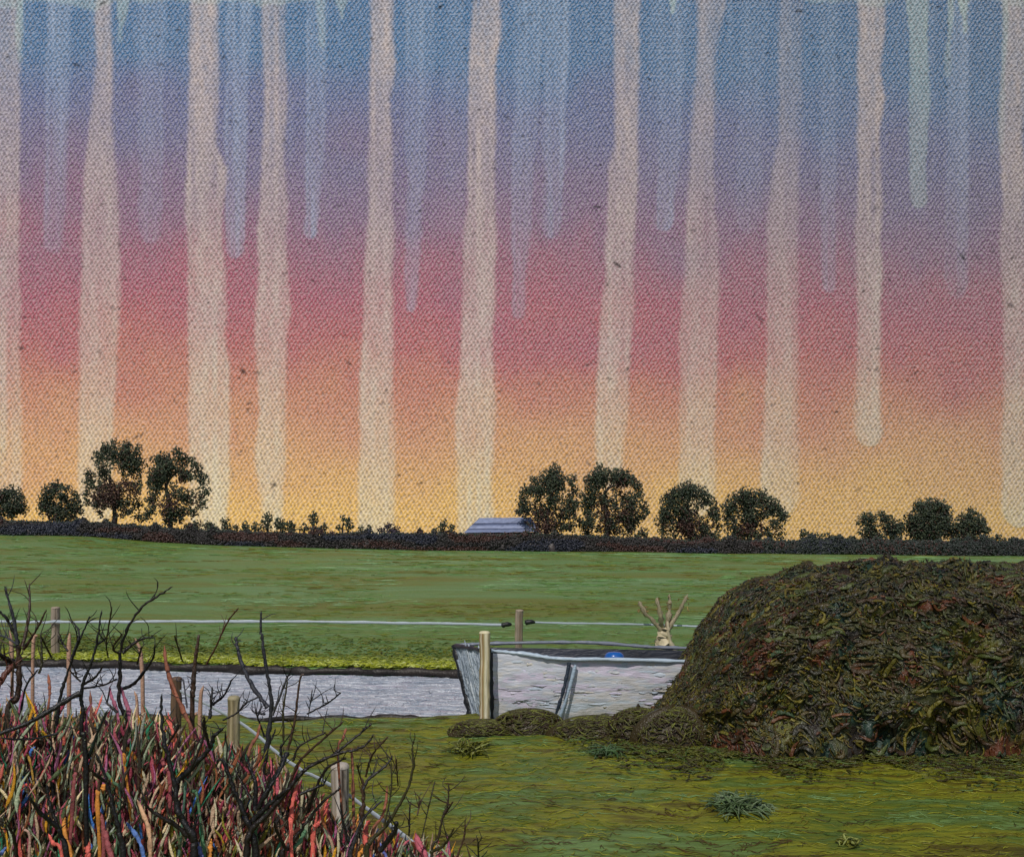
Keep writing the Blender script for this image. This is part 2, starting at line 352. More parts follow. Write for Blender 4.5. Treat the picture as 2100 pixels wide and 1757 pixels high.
    kind(mb.build('sky', t.m, attrs={'tone': tone, 'drip': drip, 'cool': cool, 'glaze': glaze, 'fleck': fleck, 'glow': 1.07 - .34 * np.clip((x - 900) / 1200, 0, 1.2) + .10 * np.clip((y - 700) / 350, 0, 1) * np.clip((900 - x) / 500, 0, 1) + 0 * y, 'along': Sg, 'up': Zg}), 'structure')  # glow: light falloff to the right painted into the emission, lower left brightened
SKY_GREY = np.array([.105, .10, .09]); SKY_ALB = (.36, .345, .335)
WEAVE_X, WEAVE_Y, WEAVE_H = .98, 1.6, 1.1
SKY_STOPS = [(-150, (88, 114, 143)), (20, (90, 117, 146)), (130, (94, 117, 146)), (240, (108, 112, 140)), (350, (119, 109, 132)), (450, (131, 106, 125)),
             (545, (147, 102, 115)), (640, (158, 99, 109)), (720, (167, 104, 104)), (800, (178, 121, 103)), (880, (188, 139, 107)), (970, (197, 153, 105)), (1060, (207, 167, 102))]
DRIP_STOPS = [(-150, (180, 168, 162)), (200, (175, 161, 157)), (450, (172, 156, 152)), (700, (184, 164, 153)), (860, (192, 174, 152)), (960, (196, 180, 152)), (1080, (198, 184, 152))]
COOL_STOPS = [(-150, (142, 162, 178)), (200, (138, 148, 170)), (450, (142, 142, 160)), (650, (150, 141, 154))]
sky()

# ------------------------------------------------------------------ ground, water
FX = np.array([0, 200, 400, 600, 900, 1200, 1500, 2100]); FY = np.array([1096, 1101, 1117, 1123, 1129, 1132, 1135, 1141])
def zfar(X): return EYE - (np.interp(1050 + np.asarray(X) / 111 * F, FX, FY) - 1100) / F * 111
def zground(X, Y):
    u = np.clip((np.asarray(Y) - 30) / 81, 0, 1); u = u * u * (3 - 2 * u) * .4 + u * .6
    return zfar(X) * u
def far_edge(X):
    X = np.asarray(X, float); return np.clip(20.25 - .2009 * (X + 10.4), 17.2, 22.5) + .07 * noise1(X, .5, 41) + .1 * noise1(X, 1.9, 42)
def near_edge(X): return 13.85 + .06 * noise1(X, .35, 43) + .08 * noise1(X, 1.3, 44)

M_meadow = ground_mat('meadow_grass', [(.30, c(52, 44, 8)), (.40, c(86, 78, 14)), (.47, c(126, 126, 26)), (.53, c(84, 98, 28)), (.62, c(108, 136, 74)), (.74, c(92, 104, 24))], (.42, 1.0, 1), (1.6, 7, 3), .055)
M_field = ground_mat('field_grass', [(.30, c(86, 84, 20)), (.42, c(104, 116, 36)), (.5, c(96, 128, 60)), (.6, c(104, 142, 86)), (.72, c(100, 114, 36))], (.05, .16, 1), (.9, 2.6, 1), .16)
def terrain():
    xs = np.concatenate([np.linspace(-40, -8, 40), np.linspace(-7.8, 12, 150), np.linspace(12.3, 40, 40)])
    t = np.linspace(0, 1, 120)
    e = near_edge(xs); Y = -8 + (e[None] + 8) * (t[:, None] ** .7); X = np.broadcast_to(xs, Y.shape)
    Z = .025 * noise2(X, Y, .8, .5, 51) + .012 * noise2(X, Y, .25, .2, 52)
    p = np.stack([X, Y, Z], -1); bank = np.stack([xs, e + .05, np.full_like(xs, -.8)], -1)[None]
    mb = MB(); mb.grid(np.vstack([p, bank]), (0, 0, 0)); kind(mb.build('meadow', M_meadow), 'structure')
    xs = np.concatenate([np.linspace(-200, -42, 60), np.linspace(-41, 41, 330), np.linspace(42, 200, 60)])
    t = np.linspace(0, 1, 200); e = far_edge(xs)
    Y = e[None] + (260 - e[None]) * t[:, None] ** 2.4; X = np.broadcast_to(xs, Y.shape)
    Z = zground(X, Y) + np.clip((Y - e[None]) / 6, 0, 1) * (.05 * noise2(X, Y, 4, 5, 53))
    bank = np.stack([xs, e - .04, np.full_like(xs, -.8)], -1)[None]
    mb = MB(); mb.grid(np.vstack([bank, np.stack([X, Y, Z], -1)]), (0, 0, 0)); kind(mb.build('field', M_field), 'structure')
    # dark earth lips of the two banks
    t = NT('bank_earth'); mm = paint_mat('bank_earth_paint', .5, 20, .02, vary=.4)
    for nm, edge, z, r in (('far_river_bank', lambda X: far_edge(X) - .03, -.055, .075), ('near_river_bank', lambda X: near_edge(X) + .01, -.045, .05)):
        X = np.arange(-26, 14, .07); mb = MB()
        path = np.stack([X, edge(X), np.full_like(X, z) + .012 * noise1(X, .3, 61)], -1)
        mb.tube(path, r * (1 + .25 * noise1(X, .25, 62).clip(-1.5, 1.5)), c(38, 30, 24) * np.ones((len(X), 1, 1)) * np.ones((1, 8, 1)) * (1 + .3 * noise1(X, .4, 63).clip(-1, 2))[:, None, None], 8, rough=.08)
        kind(mb.build(nm, mm), 'structure')
    t = NT('ditch_water'); co = t.n('TexCoord').outputs['Object']
    n1 = t.noise(t.mapping(co, (.55, 3.2, 1)), 1, 5, .65, .8); n2 = t.noise(t.mapping(co, (1.8, 9, 1)), 1, 4, .6, 1.2)
    col = t.ramp(n1, [(.3, c(140, 150, 164)), (.45, c(168, 176, 188)), (.55, c(188, 190, 200)), (.7, c(210, 212, 218))])
    at = t.attr('paint'); on = t.math('GREATER_THAN', at.outputs['Fac'], .01); col = t.mix(on, col, at.outputs['Color'])
    p = t.bsdf(col, .32, t.bump(t.math('ADD', n1, t.math('MULTIPLY', n2, .6)), 1, .13), .4); t.l(p.outputs[0], t.out.inputs[0])
    xs = np.linspace(-40, 30, 141); ys = np.linspace(13.2, 23.5, 22); X, Y = np.meshgrid(xs, ys)
    mb = MB(); mb.grid(np.stack([X, Y, np.full_like(X, -.13)], -1), (0, 0, 0))
    n = 3800; Xs = rng.uniform(-13, -.3, n); Ys = rng.uniform(13.9, 20.6, n); L = rng.uniform(.05, .5, n); u = np.array([-.5, -.25, 0, .25, .5])
    C = np.stack([Xs[:, None] + L[:, None] * u, Ys[:, None] + rng.normal(0, .05, (n, 5)), np.full((n, 5), -.128)], -1)
    mb.strokes(C, rng.uniform(.008, .022, n), pick([(3, c(190, 194, 204)), (2, c(162, 172, 186)), (2.4, c(220, 222, 228)), (.7, c(128, 140, 158)), (1, c(184, 178, 192))], n), n=9, sides=5, flat=.5)
    kind(mb.build('water', t.m), 'structure')
terrain()

# ------------------------------------------------------------------ grass strokes
GR = [(1, c(78, 58, 16)), (1, c(70, 66, 14)), (1, c(112, 106, 24)), (1, c(142, 142, 34)), (1, c(98, 110, 28)), (1, c(80, 104, 40)), (1, c(116, 146, 86))]
def grass():
    def lay(n, d, X, L, wob, zf, r, pal, keep, lift=.004, flat=.6):
        d, X, L, r = d[keep], X[keep], L[keep], r[keep]; n = len(d); u = np.array([-.5, -.15, .2, .5])
        yv = rng.normal(0, 1, (n, 4)) * np.asarray(wob)[keep][:, None] if np.ndim(wob) else rng.normal(0, wob, (n, 4))
        px = X[:, None] + L[:, None] * u; py = d[:, None] + yv
        C = np.stack([px, py, zf(px, py) + lift + r[:, None] * .3], -1)
        order = np.array([p[1] for p in pal]); sx = .9 if len(pal) > 5 else 9.
        g = .9 * noise2(X, d, sx, sx * .28, 60) + .6 * noise2(X, d, sx * .35, sx * .12, 61) + rng.normal(0, .35, n)
        i = np.clip(((g + 1.6) / 3.2 * len(pal)).astype(int), 0, len(pal) - 1)
        mb = MB(); mb.strokes(C, r, order[i] * rng.uniform(.85, 1.15, (n, 1)), n=6, sides=5, flat=flat); return mb
    n = 8000; d = 7.2 * (13.6 / 7.2) ** rng.random(n); X = rng.uniform(-.62, .66, n) * d
    L = d * rng.uniform(.004, .022, n); r = d * rng.uniform(.0003, .0008, n)
    mb = lay(n, d, X, L, .03, lambda a, b: .025 * noise2(a, b, .8, .5, 51) + .012 * noise2(a, b, .25, .2, 52), r, GR, d < near_edge(X) - .05)
    kind(tag(mb.build('grass', M_strokes), 'short streaky olive and green grass covering the near meadow', 'grass'), 'stuff')
    FG = [(1, c(104, 92, 26)), (1, c(112, 118, 36)), (1, c(98, 126, 56)), (1, c(104, 142, 80)), (1, c(130, 160, 112))]
    n = 9000; d = 19 * (108 / 19) ** (rng.random(n) ** 1.2); X = rng.uniform(-.62, .62, n) * d
    L = d * rng.uniform(.003, .026, n); r = d * rng.uniform(.0003, .0008, n)
    mb = lay(n, d, X, L, d * .003, zground, r, FG, d > far_edge(X) + .3, .008)
    kind(tag(mb.build('field_grass', M_strokes), 'brushed green and olive grass across the far field', 'grass'), 'stuff')
    n = 9000; X = rng.uniform(-14, -.4, n); u = np.abs(rng.normal(0, 1, n)) * np.where(rng.random(n) < .5, .7, 2.0); d = far_edge(X) + .04 + u
    L = rng.uniform(.05, .26, n); r = rng.uniform(.008, .02, n)
    q = np.array([0, .4, .75, 1]); h = rng.uniform(0, .05, n)
    C = np.stack([X[:, None] + L[:, None] * (q - .5), d[:, None] + rng.normal(0, .05, (n, 4)), .015 + h[:, None] * np.sin(q * 3.1) + rng.random((n, 4)) * .02], -1)
    Y0 = pick([(3, c(150, 156, 26)), (2, c(132, 140, 30)), (1, c(180, 186, 84)), (1.3, c(96, 106, 26)), (.5, c(188, 194, 124))], n); Y1 = pick([(2, c(92, 102, 30)), (2, c(84, 104, 44)), (1, c(108, 112, 30))], n)
    k = np.clip(u[:, None] / 1.3 - rng.random((n, 1)) * .5, 0, 1)
    mb = MB(); mb.strokes(C, r, (Y0 * (1 - k) + Y1 * k) * rng.uniform(.8, 1.1, (n, 1)), n=6, sides=5)
    kind(tag(mb.build('bank_grass', M_strokes), 'bright yellow green grass fringe along the far bank of the ditch', 'grass'), 'stuff')
grass()

# ------------------------------------------------------------------ far hedge, trees, shrubs
def dabs(mb, clumps, d, cols, dep=1.0, size=1.6, dens=7.5):
    """clumps: (x, y, r[, brown]) in view pixels; every clump becomes a ball of leaf dabs at its own depth"""
    px = d / F; clumps = list(clumps); k0 = len(clumps)
    if k0 > 9:                              # looser leaf between neighbouring clumps
        for i in range(k0):
            for j in range(i):
                a, b = clumps[i], clumps[j]; g = math.hypot(a[0] - b[0], a[1] - b[1])
                if g < 1.7 * max(a[2], b[2]) and rng.random() < .6: clumps.append(((a[0] + b[0]) / 2, (a[1] + b[1]) / 2, .75 * min(a[2], b[2])) + ((1,) if len(a) > 3 and len(b) > 3 else ()))
    if k0 > 9:                              # thin leaf all through the crown and down to its skirt
        A_ = np.array([q[:3] for q in clumps[:k0]]); x0, x1 = (A_[:, 0] - A_[:, 2]).min(), (A_[:, 0] + A_[:, 2]).max(); y0, y1 = (A_[:, 1] - A_[:, 2]).min(), (A_[:, 1] + A_[:, 2]).max() + 8
        n = int((x1 - x0) * (y1 - y0) / 9); th = rng.uniform(0, 2 * math.pi, n); rr_ = rng.random(n) ** .5 * .88
        X_ = (x0 + x1) / 2 + (x1 - x0) / 2 * rr_ * np.cos(th); Y_ = (y0 + y1) / 2 + (y1 - y0) / 2 * rr_ * np.sin(th)
        k_ = noise2(X_, Y_, 9, 14, int(x0) + 900) > -.1
        Y_ = Y_[k_]; X_ = X_[k_]; n = len(X_); D_ = d + rng.normal(0, .8, n); ce = np.stack([(X_ - 1050) / F * D_, D_, EYE - (Y_ - 1100) / F * D_], -1)
        mb.blobs(ce, px * size * rng.uniform(.6, 1.2, (n, 1)) * np.array([[1.6, .8, .9]]), np.where((Y_ > y0 + .6 * (y1 - y0))[:, None] & (rng.random((n, 1)) < .4), pick(BROWN, n), pick(cols, n)) * rng.uniform(.75, 1.25, (n, 1)))
    for cl in clumps:
        x, y, r = cl[:3]; pal = cols if len(cl) < 4 else BROWN
        n = max(4, int(dens * math.pi * r * r / 30)); ce = P(x, y, d + rng.uniform(-.8, .8) * dep)
        v = rng.normal(size=(n, 3)); v /= np.linalg.norm(v, axis=1)[:, None]; v *= (rng.random((n, 1)) ** .5) * r * px * 1.25
        v[:, 0] *= 1.0; v[:, 2] *= 1.12; v[:, 1] *= 1.3
        rad = px * size * rng.uniform(.6, 1.3, (n, 1)) * np.array([[1.6, .8, .9]])
        mb.blobs(ce + v, rad, pick(pal, n) * rng.uniform(.75, 1.25, (n, 1)))
DARKG = [(3, c(54, 64, 48)), (2, c(64, 74, 52)), (1, c(42, 50, 46)), (.9, c(82, 88, 64)), (.6, c(74, 54, 46))]
BROWN = [(3, c(80, 54, 46)), (1, c(62, 44, 40))]
def za(l, sx, ox, oy): return [tuple([ox + a[0] * sx, oy + a[1] * sx, a[2] * sx] + list(a[3:])) for a in l]
Z1 = lambda l: za(l, .24, 0, 882); Z2 = lambda l: za(l, .32, 420, 1008); Z3 = lambda l: za(l, .3, 1008, 924); Z4 = lambda l: za(l, .26, 1554, 991)
B = 1
TREES = [
 ('stout dark tree half cut off at the left end of the horizon hedge', Z1([(120,545,62),(60,535,45),(10,590,60),(150,610,60),(90,680,60),(190,680,45),(40,640,40),(120,700,40,B),(0,570,40,B),(10,700,45),(-60,560,60),(-90,640,60)]), [(95,800),(100,690)], 9),
 ('round low tree with a bluish top beside the two tallest left trees', Z1([(490,470,42),(430,520,60),(390,600,60),(520,540,45),(580,510,32),(560,600,50),(640,550,32),(650,630,45),(470,660,50),(600,700,60),(690,690,30),(390,680,60),(520,720,60),(500,780,40,B)]), [(500,810),(480,640)], 10),
 ('tallest left tree with brown fork and ragged double top', Z1([(985,110,36),(900,150,40),(920,190,55),(840,230,46),(1085,115,28),(1060,160,34),(1120,220,76),(1190,150,30),(1190,290,55),(960,270,52),(1050,310,50),(870,330,42),(765,370,38),(750,450,42),(740,540,42),(812,480,24),(900,390,42),(1150,350,56),(1180,460,36),(1120,510,50,B),(1090,590,36),(1040,640,40),(1095,700,34),(1180,640,40),(1190,740,44),(735,620,28),(822,640,26),(860,720,24),(930,470,50,B),(940,560,90,B),(850,600,62,B),(990,620,55,B),(1060,470,45,B),(1080,250,50,B),(1010,210,36)]), [(985,840),(975,650),(930,420)], 24),
 ('tall left tree with curved right side and sky holes', Z1([(1330,258,38),(1400,240,50),(1440,280,50),(1512,185,40),(1560,250,55),(1640,268,32),(1680,340,54),(1735,420,46),(1745,530,46),(1725,630,44),(1660,690,40),(1600,600,46),(1580,370,60),(1500,330,50),(1390,350,70),(1300,370,42),(1285,440,36),(1370,440,60),(1330,510,50),(1440,560,44),(1310,610,46),(1290,680,40),(1500,740,60),(1570,680,46),(1255,590,24),(1560,540,44),(1450,650,80,B),(1360,390,50,B),(1560,400,45,B),(1440,770,50),(1260,740,40)]), [(1460,850),(1455,650),(1420,480),(1530,330)], 18),
 ('tall pointed tree growing right behind the blue roofed barn', Z3([(430,125,36),(375,185,48),(455,190,46),(300,225,42),(240,275,44),(205,345,38),(310,280,46),(400,275,56),(470,255,38),(550,205,36),(560,280,40),(530,360,48),(585,370,32),(415,350,44),(320,335,26),(325,410,44),(235,410,46),(185,420,26),(480,440,36),(540,440,46),(450,520,46),(545,520,32),(595,480,30),(350,450,66,B),(370,530,62,B),(225,395,34,B),(430,200,44),(500,520,26)]), [(375,640),(375,500),(420,260)], 22),
 ('lopsided tree with wide curling right branches beyond the barn', Z3([(735,128,36),(700,185,44),(660,205,30),(780,190,58),(850,170,46),(915,170,46),(945,210,36),(870,225,56,B),(1000,235,30),(1008,290,28),(960,320,40),(900,318,36),(855,385,26),(740,215,30),(690,250,46),(695,330,54),(640,330,34),(620,295,20),(770,330,30),(655,400,44),(770,400,60,B),(920,430,66,B),(790,500,60,B),(960,390,44),(1040,385,32),(1058,430,26),(960,490,42),(935,540,42),(1005,460,36),(680,470,44),(640,510,44),(665,560,36),(725,540,30),(840,530,40),(860,470,30)]), [(785,640),(790,480),(770,300),(860,220)], 19),
 ('middle sized round tree with brown heart, third right of the barn', Z3([(1350,258,46),(1290,280,46),(1240,310,46),(1200,350,44),(1330,320,46),(1395,285,46),(1445,290,36),(1450,360,26),(1490,340,34),(1520,390,38),(1540,450,36),(1490,440,34),(1180,400,30),(1240,385,50),(1290,410,40),(1190,445,44),(1150,480,34),(1170,540,34),(1235,480,40),(1245,560,34),(1355,430,56),(1340,490,70,B),(1300,520,40,B),(1360,570,50,B),(1445,510,40),(1465,570,44),(1545,520,34),(1535,590,32),(1500,600,30),(1180,600,40),(1410,610,34)]), [(1350,680),(1350,500),(1340,340)], 16),
 ('round tree with sparse see-through right half, fourth right of the barn', Z3([(1750,298,46),(1700,318,46),(1640,350,42),(1610,390,36),(1670,385,44),(1750,375,56),(1845,305,44),(1800,360,52),(1870,360,46),(1930,372,38),(1972,420,36),(2005,450,30),(1905,430,30),(1855,430,30),(1960,500,36),(1880,550,32),(1970,570,38),(1910,590,24),(1620,450,40),(1640,530,44),(1740,450,46),(1785,450,52),(1790,520,56,B),(1720,550,56,B),(1690,595,40),(1800,590,44),(1920,490,24)]), [(1760,690),(1760,520),(1780,380)], 16),
 ('ragged bush like tree left of the dense dome on the right horizon', Z4([(860,260,34),(815,300,36),(890,295,44),(970,255,36),(1010,295,46),(1030,350,40),(845,380,46),(880,420,50),(960,420,50),(1045,395,40),(1100,330,38),(1090,390,46),(1135,355,36),(940,470,60),(900,340,34)]), [(950,540),(950,440),(920,330)], 12),
 ('dense domed tree, biggest of the trio on the right horizon', Z4([(1300,185,56),(1265,175,38),(1380,165,46),(1450,178,42),(1490,225,42),(1400,240,80),(1300,260,78),(1225,280,60),(1475,290,58),(1505,330,38),(1400,330,80),(1250,350,66),(1200,350,50),(1340,415,80),(1230,430,50),(1420,410,56),(1480,370,40)]), [(1370,540),(1370,400),(1370,240)], 18),
 ('pointed stepped tree at the right end of the horizon', Z4([(1682,215,32),(1690,265,42),(1640,295,46),(1720,320,46),(1772,300,28),(1600,345,46),(1680,360,56),(1765,350,36),(1805,380,32),(1650,420,56),(1720,440,44,B),(1555,360,38),(1540,425,50),(1805,440,28),(1640,480,46),(1690,480,46,B),(1580,470,46)]), [(1700,560),(1700,430),(1685,280)], 12),
]
ORIG = [(0.24,0,882)] * 4 + [(0.3,1008,924)] * 4 + [(0.26,1554,991)] * 3
DT = 115.0
for (label, cl, trunk, tw), (sc_, ox, oy) in zip(TREES, ORIG):
    d = DT + rng.uniform(-1.5, 2.5)
    tp = [P(ox + a * sc_, oy + b * sc_, d) for a, b in trunk]
    base = tp[0].copy(); base[2] = float(zfar(base[0])) - .1
    root = empty('tree', base, label, 'tree', 'trees along the horizon')
    mb = MB(); px = d / F
    mb.taper([base] + tp[1:], tw * px * .32, tw * px * .1, c(46, 33, 30), n=14, sides=8)
    for k in range(7):                      # limbs reach into the clumps
        q = cl[rng.integers(len(cl))]; s_ = tp[-1] if k % 2 else tp[len(tp) // 2]
        e = P(q[0], q[1], d + rng.uniform(-1, 1)); mb.taper([s_, (s_ + e) / 2 + rng.normal(0, .15, 3), e], tw * px * .045, .02, c(42, 31, 28), n=8)
    mb.build('trunk', M_leaf, root)
    mb = MB(); dabs(mb, cl, d, DARKG); mb.build('crown', M_leaf, root)

SHR = [('tiny round shrub just right of the tall left trees', Z1([(1600,830,30),(1680,815,42)])), ('small round shrub, second right of the tall left trees', Z1([(1770,820,34),(1810,840,42)])),
 ('small upright shrub with one tall knob before the yellow sky strip', Z2([(128,190,26),(140,235,36),(200,228,20)])), ('low twin shrub right of the tall knob shrub', Z2([(262,218,22),(250,250,26),(322,225,26),(330,255,26)])),
 ('peaked shrub with a long ragged tail in the left middle hedge', Z2([(402,165,30),(395,210,36),(478,205,34),(505,230,34),(548,215,26),(560,245,26)])),
 ('lollipop shrub with a tiny ball crown on a thin stalk', Z2([(697,150,22),(695,178,28),(690,205,18)])), ('thin see-through shrub right of the lollipop shrub', Z2([(885,175,18),(915,195,26),(860,235,20),(930,225,24)])),
 ('low airy shrub under the lollipop shrub', Z2([(640,240,30),(760,235,26),(775,215,14)])), ('tiny twig like shrub midway to the barn', Z2([(1058,225,14),(1000,240,20)])),
 ('purplish low mound shrub midway to the barn', Z2([(1180,240,34),(1225,250,26),(1130,252,24)])), ('peaked shrub nearest the left end of the barn roof', Z2([(1535,210,26),(1515,245,30),(1582,232,22),(1470,255,18)])),
 ('small round shrub in the gap between the lopsided tree and the brown heart tree', Z3([(1040,570,36),(1000,590,26)])), ('low wide shrub in the gap left of the right trio', Z4([(360,405,36),(410,430,40),(560,435,40),(480,430,36),(650,455,30)])),
 ('small shrub touching the ragged bush like tree from the left', Z4([(735,430,24),(760,460,26),(710,460,22)])), ('low shrub right of the pointed stepped tree', Z4([(1895,430,26),(1930,455,24),(1860,455,24)])), ('small round shrub at the right edge of the view', Z4([(2022,450,24),(2080,470,26)]))]
for label, cl in SHR:
    d = 113.4 + rng.uniform(-.5, .8); m = cl[0]; b = P(m[0], m[1], d); b[2] = float(zfar(b[0]))
    o = empty('shrub', b, label, 'shrub', 'small shrubs along the horizon hedge')
    mb = MB(); dabs(mb, cl, d, DARKG if 'purpl' not in label else [(1, c(70, 60, 76)), (1, c(48, 42, 48))], .3, 1.7); mb.build('foliage', M_leaf, o)
    mb = MB(); mb.taper([b, P(m[0], m[1] + 3, d)], .22, .06, c(42, 32, 28), n=6); mb.build('stalk', M_leaf, o)

def far_hedge():
    TX = np.array([-900, 0, 200, 400, 600, 900, 1200, 1400, 1600, 1700, 2100, 3000]); TY = np.array([1066, 1068, 1072, 1087, 1094, 1094, 1098, 1108, 1110, 1106, 1112, 1112])
    o = empty('hedge', (0, 112, float(zfar(0))), 'long low dark brown hedge running along the whole horizon', 'hedge')
    X = np.arange(-85, 85, .35); xp = 1050 + X / 112 * F
    top = EYE - (np.interp(xp, TX, TY) - 1100) / F * 112 - .15 + .1 * noise1(X, 1.2, 71); b = zfar(X) - .3
    prof = [(-.9, 0), (-.85, .5), (-.55, .85), (0, 1), (.6, .85), (.9, 0)]
    pts = np.stack([np.stack([X, 112.2 + a + .12 * noise1(X, .9, 80 + k), b + (top - b) * h], -1) for k, (a, h) in enumerate(prof)], 1)
    mb = MB(); mb.grid(pts, c(40, 28, 26)); mb.build('inner_branches', M_leaf, o)
    mb = MB(); n = 34000; X = rng.uniform(-75, 75, n); xp = 1050 + X / 112 * F
    top = EYE - (np.interp(xp, TX, TY) - 1100) / F * 112 + .35 * np.clip(noise1(X, .8, 93), 0, 2); b = zfar(X) - .05; u = rng.random(n) ** .8
    Z = b + (top - b) * u; Y = 112.2 - .95 * np.sqrt(1 - .8 * u ** 2) + rng.normal(0, .1, n)
    g = noise2(X, Z, 5, .8, 91); cc = np.where((g > .25)[:, None], c(52, 32, 28), np.where((g < -.55)[:, None], c(30, 32, 44), c(34, 30, 30)))
    right = (X > 28)[:, None]; cc = np.where(right & (rng.random((n, 1)) < .7), c(32, 38, 34), cc)
    cc = np.where((u > .9)[:, None] & (rng.random((n, 1)) < .6), c(34, 42, 34), cc)
    mb.blobs(np.stack([X, Y, Z], -1), np.stack([rng.uniform(.12, .4, n), rng.uniform(.06, .12, n), rng.uniform(.05, .12, n)], -1), cc * 1.5 * rng.uniform(.7, 1.3, (n, 1)))
    mb.build('foliage', M_leaf, o)
far_hedge()

def barn():
    d = 113.6; zb = float(zfar(-1)) - .1
    A = P(951, 1092, d); Bt = P(982, 1061, d); Ct = P(1089, 1060, d); D = P(1110, 1090, d); dep = 5.0
    o = empty('barn', ((A[0] + D[0]) / 2, d, zb), 'low barn with a streaked blue grey hipped roof behind the horizon hedge', 'barn')
    mb = MB(); n = 30; e0, e1 = A[2], D[2]
    def quad(a, b, c_, e, m=14, k=26):      # roof slope as a lumpy sheet
        u = np.linspace(0, 1, m)[:, None, None]; v = np.linspace(0, 1, k)[None, :, None]
        p = (a * (1 - v) + b * v) * (1 - u) + (e * (1 - v) + c_ * v) * u
        cc = np.zeros((m, k, 3)); base = [c(120, 130, 160), c(84, 92, 120), c(150, 158, 186), c(66, 72, 96)]
        for i in range(m): cc[i] = base[rng.integers(4)] * (1 + .12 * rng.normal(size=(k, 1)))
        mb.grid(p + rng.normal(0, .012, p.shape), cc)
    off = np.array([0, dep, 0]); rb, rc = Bt + off / 2, Ct + off / 2
    quad(A, D, rc, rb); quad(D, D + off, rc, rc); quad(D + off, A + off, rb, rc); quad(A + off, A, rb, rb)
    rf = mb.build('roof', M_roof, o)
    mb = MB(); mb.tube(spline([rb + [0, 0, .03], rc + [0, 0, .03]], 12), .07, c(168, 176, 200), 6); mb.build('ridge_cap', M_roof, rf)
    mb = MB(); mb.tube(spline([A + [0, -.05, -.03], D + [0, -.05, -.03]], 14), .06, c(176, 184, 208), 6); mb.build('gutter', M_roof, rf)
    mb = MB(); i = .35
    c4 = [(A[0] + i, d + i), (D[0] - i, d + i), (D[0] - i, d + dep - i), (A[0] + i, d + dep - i), (A[0] + i, d + i)]
    zt = min(e0, e1) + .05
    mb.grid(np.array([[(x, y, zb - .3) for x, y in c4], [(x, y, zt) for x, y in c4]]), c(74, 62, 56)); mb.build('wall', M_wood, o, smooth=False)
    mb = MB(); xm = (A[0] + D[0]) / 2
    mb.grid(np.array([[(xm - 1, d + i - .04, zb - .2), (xm + 1, d + i - .04, zb - .2)], [(xm - 1, d + i - .04, zt - .15), (xm + 1, d + i - .04, zt - .15)]]), c(50, 40, 36)); mb.build('door', M_wood, o, smooth=False)
barn()

